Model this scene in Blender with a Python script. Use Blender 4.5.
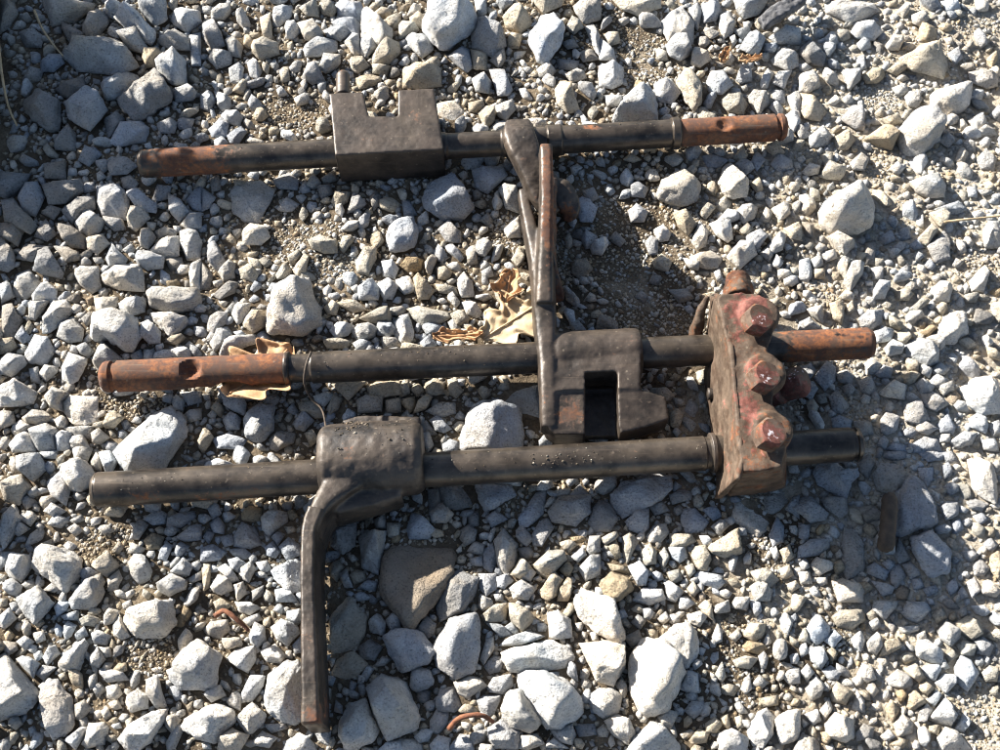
import bpy, bmesh, math, random
import numpy as np
from mathutils import Vector, Matrix

for o in list(bpy.data.objects):
    bpy.data.objects.remove(o, do_unlink=True)
scene = bpy.context.scene
COL = scene.collection
R = math.radians

# ------------------------------------------------------------------ camera
S = 0.00055                       # metres per photograph pixel in the picture centre
F = 1123.0                        # focal length in photograph pixels
DIST = F * S
TILT = R(25)
CAM = np.array([0.0, -DIST * math.sin(TILT), DIST * math.cos(TILT)])
FWD = np.array([0.0, math.sin(TILT), -math.cos(TILT)])
UPV = np.array([0.0, math.cos(TILT), math.sin(TILT)])
cd = bpy.data.cameras.new('camera')
cam = bpy.data.objects.new('camera', cd)
COL.objects.link(cam)
cam.location = CAM
cam.rotation_euler = (TILT, 0, 0)
cd.sensor_fit = 'HORIZONTAL'
cd.angle = 2 * math.atan(500.0 / F)
cd.clip_start = 0.01
cd.clip_end = 100
scene.camera = cam

# ------------------------------------------------------------------ sky and sun
SUN_ELEV = R(26.5)
SUN_XY = np.array([-0.83, 0.56])              # horizontal direction towards the sun
SUN_XY = SUN_XY / np.linalg.norm(SUN_XY)
world = bpy.data.worlds.new('World')
scene.world = world
world.use_nodes = True
wn = world.node_tree.nodes
wl = world.node_tree.links
bg = wn['Background']
sky = wn.new('ShaderNodeTexSky')
sky.sky_type = 'NISHITA'
sky.sun_disc = False
sky.sun_elevation = SUN_ELEV
sky.sun_rotation = math.atan2(SUN_XY[0], SUN_XY[1])
sky.air_density = 0.9
sky.dust_density = 1.2
sky.ozone_density = 1.0
wl.new(sky.outputs[0], bg.inputs[0])
bg.inputs[1].default_value = 0.051
ld = bpy.data.lights.new('sun', 'SUN')
ld.energy = 5.0
ld.angle = R(0.53)
ld.color = (1.0, 0.948, 0.875)
sun = bpy.data.objects.new('sun', ld)
COL.objects.link(sun)
tosun = Vector((SUN_XY[0] * math.cos(SUN_ELEV), SUN_XY[1] * math.cos(SUN_ELEV), math.sin(SUN_ELEV)))
sun.rotation_euler = tosun.to_track_quat('Z', 'Y').to_euler()
sun.location = tosun * 3
vs = scene.view_settings
vs.view_transform = 'Standard'
vs.look = 'None'
vs.gamma = 1.0
vs.use_curve_mapping = False
vs.exposure = 1.88
scene.render.engine = 'CYCLES'
scene.cycles.filter_width = 1.1
scene.cycles.diffuse_bounces = 2

# ------------------------------------------------------------------ helpers
def U(px, py, z=0.0):
    """the point of the place at height z that the photograph shows at pixel px, py"""
    d = FWD + np.array([1.0, 0, 0]) * ((px - 500.0) / F) + UPV * ((375.0 - py) / F)
    t = (CAM[2] - z) / (-d[2])
    return CAM + t * d

def ihash(ix, iy, iz):
    h = (ix.astype(np.int64) * 374761393 + iy.astype(np.int64) * 668265263 + iz.astype(np.int64) * 1274126177) & 0xffffffff
    h = ((h ^ (h >> 13)) * 1274126177) & 0xffffffff
    return ((h ^ (h >> 16)) & 0xffff) / 32767.5 - 1.0

def vnoise(p):
    i = np.floor(p).astype(np.int64)
    f = p - i
    u = f * f * (3 - 2 * f)
    out = 0
    for dx in (0, 1):
        wx = u[:, 0] if dx else 1 - u[:, 0]
        for dy in (0, 1):
            wy = u[:, 1] if dy else 1 - u[:, 1]
            for dz in (0, 1):
                wz = u[:, 2] if dz else 1 - u[:, 2]
                out = out + wx * wy * wz * ihash(i[:, 0] + dx, i[:, 1] + dy, i[:, 2] + dz)
    return out

def ground_z(x, y):
    x = np.atleast_1d(np.asarray(x, float)); y = np.atleast_1d(np.asarray(y, float))
    p = np.stack([x, y, np.zeros_like(x)], 1)
    return 0.0022 * vnoise(p * 22 + 5) + 0.0011 * vnoise(p * 70 + 11) - 0.001

def tag(o, label=None, cat=None, group=None, kind=None):
    if label: o['label'] = label
    if cat: o['category'] = cat
    if group: o['group'] = group
    if kind: o['kind'] = kind
    return o

WLOC = {}
def empty(name, loc):
    o = bpy.data.objects.new(name, None)
    o.empty_display_size = 0.02
    COL.objects.link(o)
    o.location = loc
    WLOC[o.name] = np.array(loc, float)
    return o

def mk(name, verts, faces, mat, parent=None, smooth=True, tint=None, attrs=None):
    """one mesh object from world-space vertices, its origin at its own middle"""
    verts = np.asarray(verts, float)
    c = (verts.min(0) + verts.max(0)) / 2
    me = bpy.data.meshes.new(name)
    if isinstance(faces, np.ndarray) and faces.ndim == 2:
        n, k = faces.shape
        me.vertices.add(len(verts)); me.vertices.foreach_set('co', (verts - c).astype(np.float32).ravel())
        me.loops.add(n * k); me.loops.foreach_set('vertex_index', faces.astype(np.int32).ravel())
        me.polygons.add(n); me.polygons.foreach_set('loop_start', np.arange(0, n * k, k, dtype=np.int32))
        me.update(calc_edges=True)
    else:
        me.from_pydata([tuple(v) for v in (verts - c)], [], [tuple(int(i) for i in f) for f in faces])
    if smooth:
        me.polygons.foreach_set('use_smooth', np.ones(len(me.polygons), bool))
    if tint is not None:
        a = me.attributes.new('tint', 'FLOAT_COLOR', 'POINT')
        t = np.asarray(tint, float)
        if t.ndim == 1: t = np.tile(t, (len(verts), 1))
        a.data.foreach_set('color', np.concatenate([t, np.ones((len(verts), 1))], 1).astype(np.float32).ravel())
    for k_, v_ in (attrs or {}).items():
        a = me.attributes.new(k_, 'FLOAT', 'POINT')
        a.data.foreach_set('value', np.asarray(v_, np.float32))
    if mat: me.materials.append(mat)
    o = bpy.data.objects.new(name, me)
    COL.objects.link(o)
    pl = WLOC[parent.name] if parent is not None else np.zeros(3)
    o.location = c - pl
    if parent is not None: o.parent = parent
    WLOC[o.name] = c
    return o

# ------------------------------------------------------------------ materials
def new_mat(name):
    m = bpy.data.materials.new(name)
    m.use_nodes = True
    nt = m.node_tree
    b = nt.nodes['Principled BSDF']
    return m, nt, b

class NT:
    def __init__(s, nt): s.nt = nt
    def n(s, t, **kw):
        x = s.nt.nodes.new(t)
        for k, v in kw.items(): setattr(x, k, v)
        return x
    def l(s, a, b): s.nt.links.new(a, b)
    def noise(s, vec, scale, detail=4, rough=0.55, dist=0.0):
        x = s.n('ShaderNodeTexNoise'); x.inputs['Scale'].default_value = scale
        x.inputs['Detail'].default_value = detail; x.inputs['Roughness'].default_value = rough
        x.inputs['Distortion'].default_value = dist
        if vec is not None: s.l(vec, x.inputs['Vector'])
        return x.outputs['Fac']
    def ramp(s, fac, stops):
        x = s.n('ShaderNodeValToRGB')
        e = x.color_ramp.elements
        while len(e) < len(stops): e.new(0.5)
        for i, (p, c) in enumerate(stops):
            e[i].position = p
            e[i].color = c if len(c) == 4 else (*c, 1)
        s.l(fac, x.inputs[0])
        return x.outputs[0]
    def mix(s, fac, a, b, mode='MIX'):
        x = s.n('ShaderNodeMix', data_type='RGBA', blend_type=mode)
        for i, v in ((0, fac), (6, a), (7, b)):
            if isinstance(v, (int, float)): x.inputs[i].default_value = v
            elif isinstance(v, tuple): x.inputs[i].default_value = (*v, 1)
            else: s.l(v, x.inputs[i])
        return x.outputs[2]
    def math(s, op, a, b=0.0, clamp=False):
        x = s.n('ShaderNodeMath', operation=op); x.use_clamp = clamp
        for i, v in ((0, a), (1, b)):
            if isinstance(v, (int, float)): x.inputs[i].default_value = v
            else: s.l(v, x.inputs[i])
        return x.outputs[0]
    def bump(s, h, strength, dist, normal=None):
        x = s.n('ShaderNodeBump'); x.inputs['Strength'].default_value = strength
        x.inputs['Distance'].default_value = dist
        s.l(h, x.inputs['Height'])
        if normal is not None: s.l(normal, x.inputs['Normal'])
        return x.outputs[0]

def stone_material():
    m, nt, b = new_mat('limestone'); k = NT(nt)
    pos = k.n('ShaderNodeNewGeometry').outputs['Position']
    at = k.n('ShaderNodeAttribute'); at.attribute_name = 'tint'
    n1 = k.noise(pos, 90, 4, 0.6)
    n2 = k.noise(pos, 900, 5, 0.65)
    n3 = k.noise(pos, 45, 3, 0.5, 0.6)
    c = k.mix(1.0, at.outputs['Color'], k.ramp(n1, [(0.3, (0.80, 0.79, 0.78)), (0.7, (1.12, 1.11, 1.09))]), 'MULTIPLY')
    c = k.mix(1.0, c, k.ramp(n2, [(0.30, (0.34, 0.33, 0.32)), (0.43, (0.90, 0.90, 0.89)), (0.7, (1.14, 1.14, 1.14))]), 'MULTIPLY')
    wc_ = k.noise(pos, 24, 3, 0.6)
    c = k.mix(1.0, c, k.ramp(wc_, [(0.36, (1.07, 1.0, 0.90)), (0.5, (1.0, 1.0, 1.0)), (0.64, (0.91, 0.98, 1.06))]), 'MULTIPLY')
    # dusty clay smears
    c = k.mix(k.math('MULTIPLY', k.ramp(n3, [(0.56, (0, 0, 0)), (0.72, (1, 1, 1))]), 0.38), c, (0.40, 0.32, 0.22))
    nt.links.new(c, b.inputs['Base Color'])
    b.inputs['Roughness'].default_value = 0.93
    b.inputs['Specular IOR Level'].default_value = 0.25
    big = k.noise(pos, 260, 6, 0.68)
    vor = k.n('ShaderNodeTexVoronoi'); vor.inputs['Scale'].default_value = 520
    k.l(pos, vor.inputs['Vector'])
    mid = k.noise(pos, 125, 5, 0.6, 0.4)
    nb = k.bump(mid, 0.8, 0.0045)
    nb = k.bump(big, 1.0, 0.0030, nb)
    nb = k.bump(k.ramp(vor.outputs['Distance'], [(0.1, (0, 0, 0)), (0.5, (1, 1, 1))]), 0.25, 0.0005, nb)
    nb = k.bump(n2, 0.8, 0.0010, nb)
    k.l(nb, b.inputs['Normal'])
    return m

def soil_material():
    m, nt, b = new_mat('dusty_soil'); k = NT(nt)
    pos = k.n('ShaderNodeNewGeometry').outputs['Position']
    n1 = k.noise(pos, 28, 4); n2 = k.noise(pos, 500, 5, 0.7); n3 = k.noise(pos, 140, 4, 0.6)
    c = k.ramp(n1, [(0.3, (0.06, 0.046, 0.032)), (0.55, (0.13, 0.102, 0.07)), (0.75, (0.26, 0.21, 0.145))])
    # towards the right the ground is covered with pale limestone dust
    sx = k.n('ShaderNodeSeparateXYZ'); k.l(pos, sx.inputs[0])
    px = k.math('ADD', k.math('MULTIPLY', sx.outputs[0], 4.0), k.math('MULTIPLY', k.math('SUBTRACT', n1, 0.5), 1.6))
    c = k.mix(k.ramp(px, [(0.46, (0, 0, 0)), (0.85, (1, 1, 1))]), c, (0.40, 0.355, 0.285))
    c = k.mix(1.0, c, k.ramp(n2, [(0.3, (0.55, 0.53, 0.5)), (0.7, (1.25, 1.25, 1.25))]), 'MULTIPLY')
    k.l(c, b.inputs['Base Color'])
    b.inputs['Roughness'].default_value = 0.97
    b.inputs['Specular IOR Level'].default_value = 0.1
    nb = k.bump(n3, 0.8, 0.003); nb = k.bump(n2, 0.9, 0.0012, nb)
    k.l(nb, b.inputs['Normal'])
    return m

def metal_material(name, steel, steel2, grain, metallic, rough, paint=False, lump=0.0006):
    """old oily steel; the attribute rust turns it to scale, the attribute paint to flaking red lead"""
    m, nt, b = new_mat(name); k = NT(nt)
    pos = k.n('ShaderNodeNewGeometry').outputs['Position']
    ar = k.n('ShaderNodeAttribute'); ar.attribute_name = 'rust'
    n1 = k.noise(pos, 70, 5, 0.6); n2 = k.noise(pos, 420, 5, 0.65); n3 = k.noise(pos, 1500, 3, 0.6)
    st = k.mix(k.ramp(n1, [(0.36, (0, 0, 0)), (0.60, (1, 1, 1))]), steel, steel2)
    st = k.mix(k.ramp(n2, [(0.60, (0, 0, 0)), (0.74, (1, 1, 1))]), st, grain)
    ru = k.ramp(n2, [(0.25, (0.024, 0.012, 0.008)), (0.40, (0.085, 0.031, 0.014)), (0.56, (0.180, 0.064, 0.022)), (0.78, (0.29, 0.115, 0.038))])
    ru = k.mix(k.ramp(k.noise(pos, 95, 5, 0.7, 0.6), [(0.42, (0, 0, 0)), (0.58, (0.9, 0.9, 0.9))]), ru, (0.062, 0.030, 0.019))
    # the mask breaks up along noise
    e = k.math('ADD', ar.outputs['Fac'], k.math('MULTIPLY', k.math('SUBTRACT', n2, 0.5), 0.9))
    e = k.math('ADD', e, k.math('MULTIPLY', k.math('SUBTRACT', n1, 0.5), 1.3))
    mask = k.ramp(e, [(0.42, (0, 0, 0)), (0.62, (1, 1, 1))])
    c = k.mix(mask, st, ru)
    # drag marks along the part and specks of dried dirt
    mp = k.n('ShaderNodeMapping'); mp.inputs['Scale'].default_value = (26, 700, 420); mp.inputs['Rotation'].default_value = (0, 0, -0.05)
    k.l(pos, mp.inputs['Vector'])
    scr = k.ramp(k.noise(mp.outputs[0], 1.0, 3, 0.6), [(0.60, (0, 0, 0)), (0.72, (1, 1, 1))])
    c = k.mix(k.math('MULTIPLY', scr, 0.45), c, grain)
    vo = k.n('ShaderNodeTexVoronoi'); vo.inputs['Scale'].default_value = 210
    k.l(pos, vo.inputs['Vector'])
    sc_ = k.n('ShaderNodeSeparateColor'); k.l(vo.outputs['Color'], sc_.inputs[0])
    spk = k.math('MULTIPLY', k.math('LESS_THAN', vo.outputs['Distance'], 0.13), k.math('GREATER_THAN', sc_.outputs[0], 0.72))
    c = k.mix(k.math('MULTIPLY', spk, 0.4), c, (0.2, 0.165, 0.12))
    smu = k.ramp(k.noise(pos, 38, 5, 0.65, 0.8), [(0.50, (0, 0, 0)), (0.66, (1, 1, 1))])
    c = k.mix(k.math('MULTIPLY', smu, 0.30), c, (0.105, 0.081, 0.056))
    rgh = k.math('ADD', k.math('MULTIPLY', mask, 0.9 - rough), rough)
    rgh = k.math('ADD', rgh, k.math('MULTIPLY', k.math('SUBTRACT', n2, 0.5), 0.25), True)
    met = k.math('MULTIPLY', k.math('SUBTRACT', 1.0, mask), metallic)
    if paint:
        ap = k.n('ShaderNodeAttribute'); ap.attribute_name = 'paint'
        pe = k.math('ADD', ap.outputs['Fac'], k.math('MULTIPLY', k.math('SUBTRACT', n1, 0.5), 1.5))
        pe = k.math('ADD', pe, k.math('MULTIPLY', k.math('SUBTRACT', n2, 0.5), 1.1))
        pm = k.ramp(pe, [(0.46, (0, 0, 0)), (0.60, (1, 1, 1))])
        pc = k.ramp(n2, [(0.3, (0.085, 0.034, 0.026)), (0.6, (0.185, 0.074, 0.058)), (0.8, (0.28, 0.15, 0.125))])
        c = k.mix(pm, c, pc)
        gr = k.ramp(k.noise(pos, 110, 5, 0.65, 0.5), [(0.40, (0.58, 0.52, 0.48)), (0.60, (1.1, 1.1, 1.1))])
        c = k.mix(1.0, c, gr, 'MULTIPLY')
        aw = k.n('ShaderNodeAttribute'); aw.attribute_name = 'chip'
        we = k.math('ADD', aw.outputs['Fac'], k.math('MULTIPLY', k.math('SUBTRACT', n2, 0.5), 2.2))
        wm = k.ramp(we, [(0.74, (0, 0, 0)), (0.80, (1, 1, 1))])
        c = k.mix(wm, c, (0.62, 0.56, 0.55))
    k.l(c, b.inputs['Base Color'])
    b.inputs['Specular IOR Level'].default_value = 0.25 if paint else 0.5
    k.l(rgh, b.inputs['Roughness'])
    k.l(met, b.inputs['Metallic'])
    nb = k.bump(n1, 0.35, lump * 2.0); nb = k.bump(n2, 0.55, lump * .7, nb); nb = k.bump(n3, 0.4, lump * 0.3, nb)
    k.l(nb, b.inputs['Normal'])
    return m

def plain_material(name, stops, scale, rough=0.8, bumpd=0.0004, bscale=600):
    m, nt, b = new_mat(name); k = NT(nt)
    pos = k.n('ShaderNodeNewGeometry').outputs['Position']
    k.l(k.ramp(k.noise(pos, scale, 5, 0.6), stops), b.inputs['Base Color'])
    b.inputs['Roughness'].default_value = rough
    k.l(k.bump(k.noise(pos, bscale, 5, 0.6), 0.7, bumpd), b.inputs['Normal'])
    return m

M_STONE = stone_material()
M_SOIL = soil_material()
M_STEEL = metal_material('oily_steel', (0.022, 0.018, 0.015), (0.088, 0.070, 0.053), (0.15, 0.118, 0.088), 0.45, 0.36, lump=0.0002)
M_CAST = metal_material('cast_iron', (0.020, 0.0155, 0.012), (0.062, 0.047, 0.036), (0.11, 0.080, 0.057), 0.25, 0.48, lump=0.00035)
M_GREASE = metal_material('greasy_iron', (0.011, 0.009, 0.008), (0.060, 0.046, 0.035), (0.11, 0.083, 0.060), 0.15, 0.52, lump=0.0004)
M_PAINT = metal_material('painted_casting', (0.064, 0.046, 0.033), (0.105, 0.075, 0.053), (0.150, 0.112, 0.075), 0.05, 0.72, paint=True, lump=0.0007)
M_BOLT = metal_material('painted_bolt', (0.085, 0.060, 0.045), (0.14, 0.10, 0.075), (0.17, 0.12, 0.09), 0.05, 0.8, paint=True, lump=0.00025)
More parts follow.
